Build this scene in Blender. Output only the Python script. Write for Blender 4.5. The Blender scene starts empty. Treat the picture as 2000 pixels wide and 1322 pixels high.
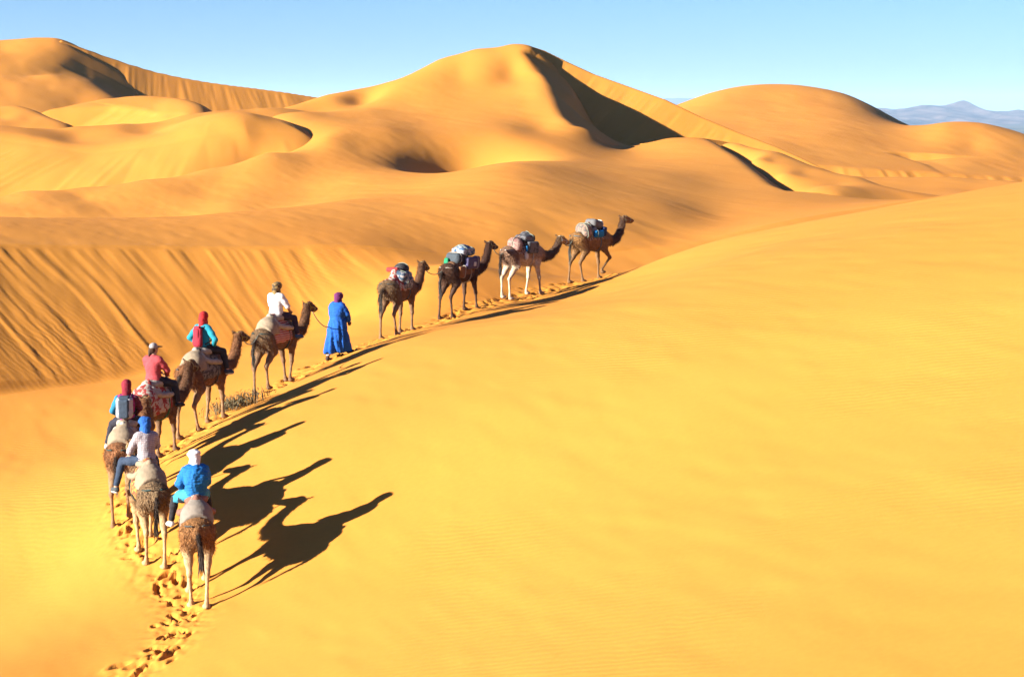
import bpy, math, random
import numpy as np
from mathutils import Vector, Matrix

# ------------------------------------------------------------------ camera, sky, sun, exposure
PW, PH, FPX, HORIZON = 2000.0, 1322.0, 3600.0, 215.0
PITCH = math.atan((PH/2-HORIZON)/FPX)
scene = bpy.context.scene
COL = scene.collection
cam_data = bpy.data.cameras.new('camera')
cam = bpy.data.objects.new('camera', cam_data); COL.objects.link(cam)
cam_data.sensor_width = 36.0
cam_data.lens = 36.0*FPX/PW
cam_data.clip_start = 0.5
cam_data.clip_end = 60000.0
cam.location = (0, 0, 0)
cam.rotation_euler = (math.pi/2-PITCH, 0, 0)
scene.camera = cam

SUN_EL = math.radians(17.0)
SUN_AZ = math.radians(60.0)          # sun stands behind the camera, this far round to the left
S_DIR = Vector((-math.sin(SUN_AZ)*math.cos(SUN_EL), -math.cos(SUN_AZ)*math.cos(SUN_EL), math.sin(SUN_EL)))
world = bpy.data.worlds.new('World'); scene.world = world
world.use_nodes = True
nt = world.node_tree; nt.nodes.clear()
w_out = nt.nodes.new('ShaderNodeOutputWorld'); w_bg = nt.nodes.new('ShaderNodeBackground')
w_sky = nt.nodes.new('ShaderNodeTexSky'); w_sky.sky_type = 'NISHITA'; w_sky.sun_disc = False
w_sky.sun_elevation = SUN_EL
w_sky.sun_rotation = math.atan2(S_DIR.x, S_DIR.y)
w_sky.altitude = 700; w_sky.air_density = 1.0; w_sky.dust_density = 0.2; w_sky.ozone_density = 3.0
w_mix = nt.nodes.new('ShaderNodeMix'); w_mix.data_type = 'RGBA'; w_mix.blend_type = 'MULTIPLY'
w_mix.inputs[0].default_value = 1.0
w_mix.inputs[7].default_value = (0.315, 0.45, 0.72, 1)      # deep clean desert blue
nt.links.new(w_sky.outputs[0], w_mix.inputs[6])
nt.links.new(w_mix.outputs[2], w_bg.inputs[0])
w_bg.inputs[1].default_value = 0.05
nt.links.new(w_bg.outputs[0], w_out.inputs[0])

sun_data = bpy.data.lights.new('sun', 'SUN'); sun_data.energy = 5.0; sun_data.angle = math.radians(0.5)
sun_data.color = (1.0, 0.93, 0.82)
sun = bpy.data.objects.new('sun', sun_data); COL.objects.link(sun)
sun.rotation_euler = (-S_DIR).to_track_quat('-Z', 'Y').to_euler()
sun.location = (-40, -30, 40)

scene.view_settings.view_transform = 'Standard'
scene.view_settings.look = 'None'
scene.view_settings.gamma = 1.0
scene.view_settings.exposure = 2.26
scene.view_settings.use_curve_mapping = False
scene.render.engine = 'CYCLES'
scene.cycles.max_bounces = 6
scene.cycles.use_denoising = True

# ------------------------------------------------------------------ helpers
CP, SP = math.cos(PITCH), math.sin(PITCH)
def DR(d):
    """how far off the farther dunes really stand"""
    return np.where((np.asarray(d) > 66) & (np.asarray(d) < 1500), 66+(np.asarray(d)-66)*0.55, d)
def P(px, py, d):
    """world point that stands d metres out from the camera along the sight line of a spot in the photograph"""
    cx, cy = (px-PW/2)/FPX, (PH/2-py)/FPX
    dx, dy, dz = cx, cy*SP+CP, cy*CP-SP
    d = float(DR(d)); k = d/dy
    return np.array((dx*k, d, dz*k))

def hash2(ix, iy, seed):
    h = (ix.astype(np.int64)*374761393 + iy.astype(np.int64)*668265263 + seed*974711) & 0x7fffffff
    h = ((h ^ (h >> 13))*1274126177) & 0x7fffffff
    h = h ^ (h >> 16)
    return (h & 0xffff)/65535.0
def noise2(x, y, seed=0):
    """smooth value noise, -1..1"""
    x = np.asarray(x, float); y = np.asarray(y, float)
    ix, iy = np.floor(x), np.floor(y)
    fx, fy = x-ix, y-iy
    fx = fx*fx*fx*(fx*(fx*6-15)+10); fy = fy*fy*fy*(fy*(fy*6-15)+10)
    a = hash2(ix, iy, seed); b = hash2(ix+1, iy, seed); c = hash2(ix, iy+1, seed); d = hash2(ix+1, iy+1, seed)
    return ((a*(1-fx)+b*fx)*(1-fy)+(c*(1-fx)+d*fx)*fy)*2-1
def noise3(p, seed=0):
    return (noise2(p[..., 0]+7.3*p[..., 2], p[..., 1]-3.1*p[..., 2], seed)
            + noise2(p[..., 1]+5.1*p[..., 0]*0.2, p[..., 2]+p[..., 0], seed+5))*0.5
def sstep(a, b, x):
    t = np.clip((x-a)/(b-a), 0, 1)
    return t*t*(3-2*t)

class Spline2:
    """thin plate surface through control points; log=True works in sight angle and log distance"""
    def __init__(self, pts, log=False, smooth=0.0):
        p = np.array(pts, float); self.log = log
        A = self.t(p[:, 0], p[:, 1]); n = len(A)
        K = self.k(A, A) + np.eye(n)*smooth
        Q = np.c_[np.ones(n), A]
        M = np.block([[K, Q], [Q.T, np.zeros((3, 3))]])
        s = np.linalg.solve(M, np.r_[p[:, 2], np.zeros(3)])
        self.A, self.w, self.q = A, s[:n], s[n:]
    def t(self, x, y):
        x = np.asarray(x, float); y = np.asarray(y, float)
        if self.log: return np.stack([x/y*6.0, np.log(y)*2.0], -1)
        return np.stack([x/10.0, y/10.0], -1)
    @staticmethod
    def k(A, B):
        r2 = (A[:, None, 0]-B[None, :, 0])**2 + (A[:, None, 1]-B[None, :, 1])**2
        return 0.5*r2*np.log(r2+1e-12)
    def __call__(self, x, y):
        sh = np.shape(x)
        T = self.t(np.ravel(x), np.ravel(y)); out = np.empty(len(T))
        for i in range(0, len(T), 60000):
            b = T[i:i+60000]
            out[i:i+60000] = self.k(b, self.A) @ self.w + self.q[0] + b @ self.q[1:]
        return out.reshape(sh)

def crest_dist(x, y, line):
    """plan distance to a crest line: (signed, + on its right hand side looking along it; crest height; how far past an end; run along it)"""
    L = np.array(line, float)
    best = np.full(np.shape(x), 1e9); sd = np.zeros_like(best); zc = np.zeros_like(best); over = np.zeros_like(best); run = np.zeros_like(best)
    acc = 0.0
    for i in range(len(L)-1):
        a, b = L[i], L[i+1]; d = b[:2]-a[:2]; ln = math.hypot(*d); d = d/ln
        t = (x-a[0])*d[0]+(y-a[1])*d[1]
        tc = np.clip(t, 0, ln)
        qx, qy = a[0]+d[0]*tc, a[1]+d[1]*tc
        dist = np.hypot(x-qx, y-qy)
        side = (x-a[0])*d[1]-(y-a[1])*d[0]
        m = dist < best
        best = np.where(m, dist, best)
        perp = np.where(np.abs(t-tc) > 1e-9, dist, np.abs(side))
        sd = np.where(m, np.sign(side)*perp, sd)
        zc = np.where(m, a[2]+(b[2]-a[2])*tc/ln, zc)
        ov = np.zeros_like(best)
        if i == 0: ov = np.maximum(ov, -t)
        if i == len(L)-2: ov = np.maximum(ov, t-ln)
        over = np.where(m, np.maximum(ov, 0), over)
        run = np.where(m, acc+tc, run)
        acc += ln
    return sd, zc, over, run

def smax(a, b, k):
    h = np.clip(0.5+0.5*(a-b)/k, 0, 1)
    return b+(a-b)*h + k*h*(1-h)
def smin(a, b, k):
    return -smax(-a, -b, k)

def slip_cut(z, x, y, line, tan=0.6, round_=0.25, end=3.0, reach=9.0, drop=50.0, rise=0.35):
    """wind lee: falls away at the angle of repose on the right hand side of a crest line, for a reach of some metres"""
    sd, zc, over, run = crest_dist(x, y, line)
    g = np.maximum(zc - tan*sd, zc-drop) + end*over + rise*np.maximum(sd-reach, 0)
    g = np.where(sd < 0, zc + 0.6*np.abs(sd) + end*over, g)
    return np.where(sd > -8*round_, smin(z, g, round_), z)

def new_mesh(name, verts, faces, mats, smooth=True, parent=None):
    me = bpy.data.meshes.new(name)
    verts = np.asarray(verts, np.float32); faces = np.asarray(faces, np.int32)
    n, k = faces.shape
    me.vertices.add(len(verts)); me.vertices.foreach_set('co', verts.ravel())
    me.loops.add(n*k); me.loops.foreach_set('vertex_index', faces.ravel())
    me.polygons.add(n)
    me.polygons.foreach_set('loop_start', np.arange(0, n*k, k, dtype=np.int32))
    me.polygons.foreach_set('loop_total', np.full(n, k, np.int32))
    me.polygons.foreach_set('use_smooth', np.full(n, smooth, bool))
    me.update(calc_edges=True)
    for m in (mats if isinstance(mats, (list, tuple)) else [mats]): me.materials.append(m)
    o = bpy.data.objects.new(name, me); COL.objects.link(o)
    if parent is not None: o.parent = parent
    return o

def tag(o, label=None, category=None, group=None, kind=None):
    if label: o['label'] = label
    if category: o['category'] = category
    if group: o['group'] = group
    if kind: o['kind'] = kind
    return o

def grid_faces(nr, nc):
    i = np.arange((nr-1)*nc).reshape(nr-1, nc)[:, :-1].ravel()
    return np.stack([i, i+1, i+nc+1, i+nc], -1)

def steps(*segs):
    """(start, stop, step) pieces -> increasing list; step may be a (first, last) pair"""
    out = []
    for a, b, s in segs:
        if isinstance(s, tuple):
            v = a
            while v < b:
                out.append(v); v += s[0]+(s[1]-s[0])*(v-a)/(b-a)
        else:
            out += list(np.arange(a, b-s*0.01, s))
    return np.array(out+[segs[-1][1]])

def sheet(name, fun, cols, rows, mat):
    """height sheet over sight-angle columns and distance rows"""
    t = (cols-PW/2)/FPX/CP
    rows = DR(rows)
    Y, T = np.meshgrid(rows, t, indexing='ij')
    X = T*Y
    Z = fun(X, Y)
    o = new_mesh(name, np.stack([X, Y, Z], -1).reshape(-1, 3), grid_faces(len(rows), len(cols)), mat)
    o['kind'] = 'structure'
    return o

# ------------------------------------------------------------------ material helpers
def mat_new(name):
    m = bpy.data.materials.new(name); m.use_nodes = True
    t = m.node_tree; t.nodes.clear()
    out = t.nodes.new('ShaderNodeOutputMaterial'); b = t.nodes.new('ShaderNodeBsdfPrincipled')
    t.links.new(b.outputs[0], out.inputs[0])
    return m, t, b
def nd(t, typ, **kw):
    n = t.nodes.new(typ)
    for k, v in kw.items():
        if k.startswith('i_'):
            key = k[2:]
            n.inputs[int(key) if key.isdigit() else key.replace('_', ' ')].default_value = v
        else: setattr(n, k, v)
    return n
# ------------------------------------------------------------------ sand
def make_sand():
    m, t, b = mat_new('sand')
    L = t.links.new
    geo = nd(t, 'ShaderNodeNewGeometry')
    n1 = nd(t, 'ShaderNodeTexNoise', i_Scale=0.09, i_Detail=4.0, i_Roughness=0.55)
    n2 = nd(t, 'ShaderNodeTexNoise', i_Scale=9.0, i_Detail=6.0, i_Roughness=0.7)
    L(geo.outputs['Position'], n1.inputs['Vector']); L(geo.outputs['Position'], n2.inputs['Vector'])
    r1 = nd(t, 'ShaderNodeValToRGB')
    r1.color_ramp.elements[0].position = 0.3; r1.color_ramp.elements[1].position = 0.7
    r1.color_ramp.elements[0].color = (0.403, 0.159, 0.0247, 1); r1.color_ramp.elements[1].color = (0.422, 0.179, 0.0305, 1)
    L(n1.outputs[0], r1.inputs[0])
    mx = nd(t, 'ShaderNodeMix', data_type='RGBA', blend_type='MULTIPLY'); mx.inputs[0].default_value = 1.0
    r2 = nd(t, 'ShaderNodeValToRGB')
    r2.color_ramp.elements[0].color = (0.88, 0.86, 0.82, 1); r2.color_ramp.elements[1].color = (1.1, 1.1, 1.1, 1)
    L(n2.outputs[0], r2.inputs[0])
    L(r1.outputs[0], mx.inputs[6]); L(r2.outputs[0], mx.inputs[7])
    L(mx.outputs[2], b.inputs['Base Color'])
    b.inputs['Roughness'].default_value = 0.95
    b.inputs['Specular IOR Level'].default_value = 0.08
    # relief: fine grain, wind ripples on gentle ground, run-out streaks on steep lee faces
    sep = nd(t, 'ShaderNodeSeparateXYZ'); L(geo.outputs['Normal'], sep.inputs[0])
    steep = nd(t, 'ShaderNodeMapRange'); L(sep.outputs[2], steep.inputs[0])
    steep.inputs[1].default_value = 0.905; steep.inputs[2].default_value = 0.865
    mp = nd(t, 'ShaderNodeMapping'); L(geo.outputs['Position'], mp.inputs[0])
    mp.inputs['Rotation'].default_value = (0, 0, math.radians(-24)); mp.inputs['Scale'].default_value = (2.0, 0.16, 0.05)
    st = nd(t, 'ShaderNodeTexNoise', i_Scale=1.0, i_Detail=4.0, i_Roughness=0.6, i_Distortion=0.3); L(mp.outputs[0], st.inputs['Vector'])
    stm = nd(t, 'ShaderNodeMath', operation='MULTIPLY'); L(st.outputs[0], stm.inputs[0]); L(steep.outputs[0], stm.inputs[1])
    mp2 = nd(t, 'ShaderNodeMapping'); L(geo.outputs['Position'], mp2.inputs[0])
    mp2.inputs['Rotation'].default_value = (0, 0, math.radians(-60))
    wv = nd(t, 'ShaderNodeTexWave', i_Scale=1.9, i_Distortion=7.0, i_Detail=4.0, i_Detail_Scale=0.7); L(mp2.outputs[0], wv.inputs['Vector'])
    pat = nd(t, 'ShaderNodeTexNoise', i_Scale=0.16, i_Detail=3.0); L(geo.outputs['Position'], pat.inputs['Vector'])
    pr = nd(t, 'ShaderNodeMapRange'); L(pat.outputs[0], pr.inputs[0]); pr.inputs[1].default_value = 0.45; pr.inputs[2].default_value = 0.75
    wm = nd(t, 'ShaderNodeMath', operation='MULTIPLY'); L(wv.outputs[0], wm.inputs[0]); L(pr.outputs[0], wm.inputs[1])
    gr = nd(t, 'ShaderNodeTexNoise', i_Scale=26.0, i_Detail=5.0, i_Roughness=0.75); L(geo.outputs['Position'], gr.inputs['Vector'])
    b1 = nd(t, 'ShaderNodeBump', i_Strength=0.0, i_Distance=0.2); L(stm.outputs[0], b1.inputs['Height'])
    b2 = nd(t, 'ShaderNodeBump', i_Strength=0.24, i_Distance=0.02); L(wm.outputs[0], b2.inputs['Height']); L(b1.outputs[0], b2.inputs['Normal'])
    b3 = nd(t, 'ShaderNodeBump', i_Strength=0.25, i_Distance=0.012); L(gr.outputs[0], b3.inputs['Height']); L(b2.outputs[0], b3.inputs['Normal'])
    L(b3.outputs[0], b.inputs['Normal'])
    return m
SAND = make_sand()

def H(px, d, z):
    e = float(DR(d)); return np.array(((px-1000)/FPX*e, e, z*e/d))
# ------------------------------------------------------------------ near dune the caravan climbs
PATH_PX = [(215,1345,29.0),(262,1310,29.4),(318,1270,30.0),(352,1232,30.8),(372,1188,32.0),(335,1140,33.4),(290,1092,34.4),(255,1040,35.8),(246,990,37.3),
           (265,945,38.6),(302,902,39.8),(350,862,41.0),(398,832,42.0),(465,792,44.0),(541,754,46.5),(600,723,47.8),(660,697,49.0),(778,651,52.0),(897,612,55.0),(1020,579,57.5),(1153,547,60.0)]
PATH = np.array([P(*q) for q in PATH_PX])
near_pts = [P(*q) for q in PATH_PX]
near_pts += [P(*q) for q in [(765,960,34.7),(672,878,36.9),(612,815,39.45),(657,758,42.0),(748,697,44.45),(850,645,48.7)]]      # up the flank
near_pts += [P(*q) for q in [(1000,1322,23.75),(2000,1322,19.0),(1500,1322,21.2),(0,1322,29.5),(600,1322,26.8),(-150,1322,30.8),(2150,1322,18.2)]]
near_pts += [P(*q) for q in [(0,1000,39.3),(0,768,52.0),(190,742,54.2),(360,702,56.2),(500,668,57.9),(680,618,58.6),(745,597,57.6),(120,880,44.9),(120,1100,36.1),(-150,900,45.0),(820,560,57.6),(850,535,59.2),(875,515,60.6)]]
for px, py, d in [(1215,534,60.0),(1300,503,59.5),(1400,472,59.2),(1580,432,58.6),(1750,400,58.0),(2000,355,57.0),(2150,330,56.5)]:
    q = P(px, py, d); near_pts.append(q)
    near_pts.append(q*((d+9)/d) - np.array((0, 0, 0.9)))
    near_pts.append(q*((d+26)/d) - np.array((0, 0, 6.0)))
    near_pts.append(q*((d-11)/d) - np.array((0, 0, 0.62)))
near_pts += [q for q in (P(905,517,61.0), P(1020,540,66.0)-np.array((0,0,1.2)))]
near_pts += [np.array((-20.0,75.0,-9.5)), np.array((-11.0,76.0,-8.8)), np.array((-2.0,82.0,-8.5))]
near_f = Spline2(near_pts, smooth=0.002)

# ------------------------------------------------------------------ middle dunes
mid = []
def M_(*q): mid.append(P(*q))
CREST_S = [(-260,474,55.9),(-120,475,57.2),(0,475,58.3),(120,477,59.25),(250,480,60.25),(400,482,61.3),(550,481,62.2),(700,480,63.0),(790,488,63.5),(870,498,64.0),(960,505,64.8),(1100,505,67),(1300,480,72),(1500,440,77),(1700,404,84),(1900,374,92),(2200,345,100)]
for q in CREST_S[1:]: M_(*q)
SLIP = [P(*q) for q in CREST_S]
def smooth_line(L, k=6):
    L = np.array(L); t = np.arange(len(L)); u = np.linspace(0, len(L)-1, (len(L)-1)*k+1)
    D = np.stack([np.interp(u, t, L[:, i]) for i in range(3)], -1)
    for _ in range(12): D[1:-1] = (D[:-2]+2*D[1:-1]+D[2:])/4
    return list(D)
SLIP = smooth_line(SLIP)
_sl = np.cumsum([0]+[math.hypot(*(SLIP[i+1]-SLIP[i])[:2]) for i in range(len(SLIP)-1)])
SLIP_RUN = (_sl[36], _sl[54])          # the lee face dies out to the right
for q in [(-120,434,82),(0,434,82),(150,432,84),(300,428,84),(420,418,85),(520,408,88),(660,394,93),(800,378,101)]: M_(*q)      # brow
for px, d, z in [(-120,97,-7.0),(0,97,-7.0),(300,103,-7.0),(520,106,-6.0),(660,112,-5.3)]:                       # hidden hollow
    mid.append(H(px, d, z))
for q in [(-120,430,113),(0,429,113),(150,427,113),(300,424,114),(0,409,117.5),(150,408,118),(300,406,121),(450,398,117),(600,380,124)]: M_(*q)
for q in [(-120,390,138),(0,387,139),(40,374,141),(160,365,143),(280,351,146),(400,328,151),(520,296,158),(640,268,168),(760,250,180)]: M_(*q)
for q in [(0,398,127),(160,388,130),(400,375,131),(430,345,141),(600,340,140),(600,310,152),(700,345,133),(700,290,163)]: M_(*q)
for px, d, z in [(-120,149,-9.0),(40,150,-8.4),(160,151,-7.8),(280,154,-7.2),(400,159,-6.2),(520,166,-4.8),(600,172,-3.3)]:
    mid.append(H(px, d, z))
for q in [(800,330,142),(800,290,165),(820,250,190),(880,330,140),(1000,440,74),(1000,400,84),(1000,350,102),(1000,320,122),(1000,290,157),(1000,250,187),(1000,210,214),(1000,170,235),(1000,135,250),
          (1180,440,77),(1180,400,90),(1180,350,118),(1180,310,165),(1180,285,195),(1300,400,96),(1300,340,134),(1300,290,185),(1300,271,203),(1400,420,96),(1400,360,130),(1400,310,165),
          (1480,400,105),(1520,386,114),(1570,376,124),(1700,386,128),(1800,388,130)]: M_(*q)
for q in [(776,161,262),(800,146,262),(860,113,262),(930,93,263),(1000,82,264),(1040,87,264),(900,250,188),(900,200,225),(900,150,248),(800,200,228),(720,215,215)]: M_(*q)
for q in [(1215,278,205)]: M_(*q)
for q in [(1300,270,204),(1380,270,197)]: M_(*q)
for q in [(560,232,196),(560,213,226),(540,226,206),(600,200,240),(640,184,250),(700,171,256),(760,160,261),(640,225,205),(640,246,184),(700,205,232),(700,236,196)]: M_(*q)
# beyond the top
for px, d, z in [(776,285,0.0),(860,285,3.0),(1000,282,2.5),(1110,262,3.4),(1100,282,-0.5),(1160,260,-1.0),(1150,245,-1.5),(1130,225,-3.0),(1240,252,-5.0),(640,280,-1.0),(720,290,0.5),(470,200,-3.4),(500,240,-1.2),(430,230,-5.0),(1250,300,-6.0),(1400,280,-6.0),(1600,260,-9.0),(1700,180,-8.0),(1900,170,-9.0),(2100,170,-10),(400,185,-8.0),(200,185,-10.0),(0,185,-11.0)]:
    mid.append(H(px, d, z))
for q in [(1086,165,238),(1101,200,222),(1113,235,203),(1140,256,195)]:
    v = P(*q); mid.append(v+np.array((1.0, 0, 0.25))); mid.append(v+np.array((-3.0, 0, 0.12)))
for q in [(1440,306,172),(1482,338,150),(1517,365,133)]:
    v = P(*q); mid.append(v+np.array((0.8, 0, 0.2))); mid.append(v+np.array((2.5, 1, 0.2)))
mid_f = Spline2(mid, log=True, smooth=0.0025)
LEE_C = [P(*q) for q in [(1046,114,257),(1064,141,247),(1086,165,238),(1101,200,222),(1113,235,203),(1140,256,195),(1180,270,194),(1225,277,197),(1260,274,200),(1300,271,203.5)]][::-1]
LEE_D = [P(*q) for q in [(1330,267,203),(1380,271,197),(1401,281,190),(1440,306,172),(1482,338,150),(1517,365,133),(1548,375,125)]][::-1]

# bowls scooped by the wind: (px, py, distance, half width, half depth, drop)
BOWLS = [(926,281,159,3.6,7.0,3.4),(612,210,226,2.6,6.0,.7),(712,189,244,1.7,5.0,.9),(1015,128,247,2.2,4,.5)]

# footprints pressed along the trail
rng = np.random.RandomState(4)
seg = np.diff(PATH[:, :2], axis=0); seglen = np.hypot(seg[:, 0], seg[:, 1]); cum = np.r_[0, np.cumsum(seglen)]
def path_at(s):
    i = int(np.clip(np.searchsorted(cum, s)-1, 0, len(seg)-1)); t = (s-cum[i])/seglen[i]
    return PATH[i, :2]+seg[i]*t, seg[i]/seglen[i]
def build_prints():
    prints = []
    for s in np.arange(0.05, cum[-1]+1.4, 0.15):
        for k in range(2):
            p, d = path_at(min(s, cum[-1]-0.01)); p = p + d*max(0, s-cum[-1])
            nrm = np.array((d[1], -d[0]))
            q = p + d*rng.uniform(-.2, .2) + nrm*(rng.choice([-0.15, 0.15]) + rng.normal(0, 0.18))
            big = rng.rand() < 0.6
            a = rng.uniform(.075, .12) if big else rng.uniform(.03, .055)
            prints.append((q[0], q[1], math.atan2(d[1], d[0])+rng.normal(0, .45), a*rng.uniform(1.2, 2.0), a*rng.uniform(.55, .8), rng.uniform(.08, .15)*(1 if big else .5)))
    return prints
PRINTS = build_prints()

def stamp_prints(X, Y, Z):
    """push hoof prints, rims and loose crumbs into the sheet (X, Y rows are a grid)"""
    rows = Y[:, 0]; tcol = X[0]/Y[0]
    for (x, y, a, l, w, dep) in PRINTS:
        r = l*2.6
        i0, i1 = np.searchsorted(rows, [y-r, y+r])
        j0, j1 = np.searchsorted(tcol, [(x-r)/y, (x+r)/y])
        if i1-i0 < 2 or j1-j0 < 2: continue
        dx = X[i0:i1, j0:j1]-x; dy = Y[i0:i1, j0:j1]-y
        u = (dx*math.cos(a)+dy*math.sin(a))/l; v = (-dx*math.sin(a)+dy*math.cos(a))/w
        rr = np.sqrt(u*u+v*v) + 0.18*noise2(dx*14+x*9, dy*14+y*9, 3)
        pit = -dep*(1-sstep(0.55, 1.0, rr))*(0.75+0.35*np.clip(u, -1, 1))
        rim = dep*0.28*np.exp(-((rr-1.25)/0.3)**2)*(0.55+0.45*np.tanh(-u*1.5))
        Z[i0:i1, j0:j1] += pit+rim
    return Z
def trail_mask(X, Y):
    d = np.full(X.shape, 9.0)
    for i in range(len(seg)):
        a = PATH[i]; dv = seg[i]/seglen[i]
        t = np.clip((X-a[0])*dv[0]+(Y-a[1])*dv[1], 0, seglen[i])
        d = np.minimum(d, np.hypot(X-a[0]-dv[0]*t, Y-a[1]-dv[1]*t))
    return d

def near_base(X, Y):
    """the ground before footprints"""
    zf = near_f(X, Y) - 60*sstep(84, 98, Y)
    zm = mid_f(X, Y)
    sd, zc, over, run = crest_dist(X, Y, SLIP)
    lee = sd > 0
    pxl = 1000+X/Y*FPX
    tan = 0.60-0.43*sstep(540, 880, pxl)
    g = np.where(lee, zc-tan*sd-0.35*np.maximum(sd-6.0, 0), zc+0.6*np.abs(sd))
    up = smin(zm, g, 0.10)
    # sand avalanches run straight down the lee face
    fall = np.clip((up-zf)/3.2, 0, 1)
    act = lee*sstep(0.02, 0.35, sd)*sstep(0.02, 0.5, up-zf)*sstep(0.2, 1.6, zc-zf)
    wob = run - 0.30*sd + 0.25*noise2(run*0.5, sd*0.35, 21)
    flow = (0.030*noise2(wob*1.6, sd*0.20, 11)+0.034*noise2(wob*3.7, sd*0.24+3, 12)+0.022*noise2(wob*7.0, sd*0.30, 13))
    ton = np.clip(noise2(wob*0.9+40, sd*0.16, 14)-0.05, 0, 1)*0.10*noise2(wob*2.6, sd*0.2, 15)
    rip = 0.003*np.sin((run*0.35+sd*1.0)*2*np.pi/0.22+2.2*noise2(run*.9, sd*.9, 17))*sstep(1.5, 3.5, sd)*sstep(-.1, .5, noise2(run*.25, sd*.2, 18)+.3)
    up = up + act*(1-0.9*sstep(SLIP_RUN[0], SLIP_RUN[1], run))*(0.62*flow+0.28*ton+rip)*(0.7+0.6*sstep(.0, .8, noise2(run*.3, 2.2+0*run, 19)))*sstep(860, 740, pxl)
    return smax(zf, up, 0.18+0.5*sstep(SLIP_RUN[0], SLIP_RUN[1], run))

def ground_z(x, y):
    return float(near_base(np.array([[x]], float), np.array([[y]], float))[0, 0])

def near_dune(X, Y):
    Z = np.empty_like(X)
    Z[:] = near_base(X, Y)
    Z = slip_cut(Z, X, Y, LEE_C, tan=0.62, round_=0.35, reach=14.0, drop=3.2, end=1.6)
    Z = slip_cut(Z, X, Y, LEE_D, tan=0.66, round_=0.3, reach=5.0, drop=2.2)
    for px, py, d, hw, hd, dr in BOWLS:
        q = P(px, py, d)
        e = ((X-q[0])/hw)**2+((Y-q[1])/hd)**2
        Z -= dr*np.exp(-e)
    near = Y < 64
    # gentle undulation and wind scour
    Z += 0.03*noise2(X*.33, Y*.22, 31)*sstep(15, 25, Y) + 0.009*noise2(X*1.3+Y*.6, Y*.35, 32) + 0.006*noise2(X*2.9+Y*1.1, Y*.9-X*.3, 33)
    rows = Y[:, 0]; k0, k1 = np.searchsorted(rows, [27, 63])
    sub = slice(k0, k1)
    td = trail_mask(X[sub], Y[sub])
    near_t = np.exp(-(td/0.45)**2)
    Z[sub] += near_t*(0.040*noise2(X[sub]*4.5, Y[sub]*4.5, 41)+0.024*noise2(X[sub]*10, Y[sub]*10, 42))
    Z[sub] -= 0.03*np.exp(-(td/0.5)**2)
    return stamp_prints(X, Y, Z)

cols = steps((-1400, -160, 40), (-160, 900, 4), (900, 1240, 6), (1240, 2160, 8), (2160, 3600, 40))
rows = steps((3, 13, 0.5), (13, 27, 0.2), (27, 62, 0.042), (62, 76, 0.1), (76, 290, (0.16, 0.9)))
sheet('sand_dune', near_dune, cols, rows, SAND)

# ------------------------------------------------------------------ dunes behind
def layer(name, pts, cols, rows, cuts=(), extra=None, smooth=0.0008, bumps=()):
    f = Spline2(pts, log=True, smooth=smooth)
    def fun(X, Y):
        Z = f(X, Y)
        for line, tan, rd in cuts: Z = slip_cut(Z, X, Y, line, tan=tan, round_=rd, reach=7.0, drop=2.0, rise=0.1)
        for px, py, d, hw, hd, dr in bumps:
            q = P(px, py, d); Z -= dr*np.exp(-(((X-q[0])/hw)**2+((Y-q[1])/hd)**2))
        if extra is not None: Z = extra(X, Y, Z)
        return Z + 0.05*noise2(X*.22, Y*.12, 91) + 0.025*noise2(X*.7+Y*.2, Y*.3, 92)
    return sheet(name, fun, cols, rows, SAND)

def ridge_face(line, tan=0.6, back=0.25):
    """a ridge given by its crest: repose face towards the right hand side, gentle back"""
    def f(X, Y):
        sd, zc, over, run = crest_dist(X, Y, line)
        z = np.where(sd > 0, zc-tan*sd, zc-back*np.abs(sd)) - 0.45*over
        act = (sd > 0)*sstep(0.1, 1.5, sd)
        z = z + act*(0.02*noise2(run*0.7, sd*0.09, 51)+0.026*noise2(run*2.6, sd*0.10, 52)+0.018*noise2(run*5.0, sd*.12, 53))
        return z
    return f

# long ridge falling to the right of the great dune, its face towards us
RIDGE = [P(*q) for q in [(1036,90,263),(1062,98.5,263),(1110,122,261),(1160,145,259),(1230,170,256),(1300,195,252.5),(1370,229,249),(1440,258,245.5),(1517,287,242),(1560,306,240),(1620,335,237),(1690,356,234)]]
_rf = ridge_face(RIDGE, 0.50, 0.3)
sheet('sand_dune', lambda X, Y: _rf(X, Y), steps((985, 1720, 3)), steps((195, 310, 0.35)), SAND)
# low nose of sand at the foot of that ridge
nose = [P(*q) for q in [(1415,279,197),(1440,280,194),(1475,289,188),(1527,300,180),(1566,316,172),(1615,333,163),(1685,349,152),(1790,376,138),(1860,392,130),
        (1475,311,168),(1527,342,150),(1575,378,127),(1510,316,168),(1570,340,155),(1640,362,141),(1700,380,128),(1640,385,122)]]
nose += [P(*q)-np.array((0,0,1.5)) for q in [(1401,281,190),(1440,306,172),(1482,338,150),(1517,365,133)]]
nose += [H(1550,112,-7.5),H(1650,112,-7.8),H(1750,114,-8.0),H(1860,118,-8.5)]
nose += [H(1350,205,-6.5),H(1400,214,-6.5),H(1500,205,-8),H(1600,190,-9),H(1700,172,-9.5),H(1800,160,-10)]
layer('sand_dune', nose, steps((1340, 1880, 4)), steps((110, 215, 0.45)))

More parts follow.
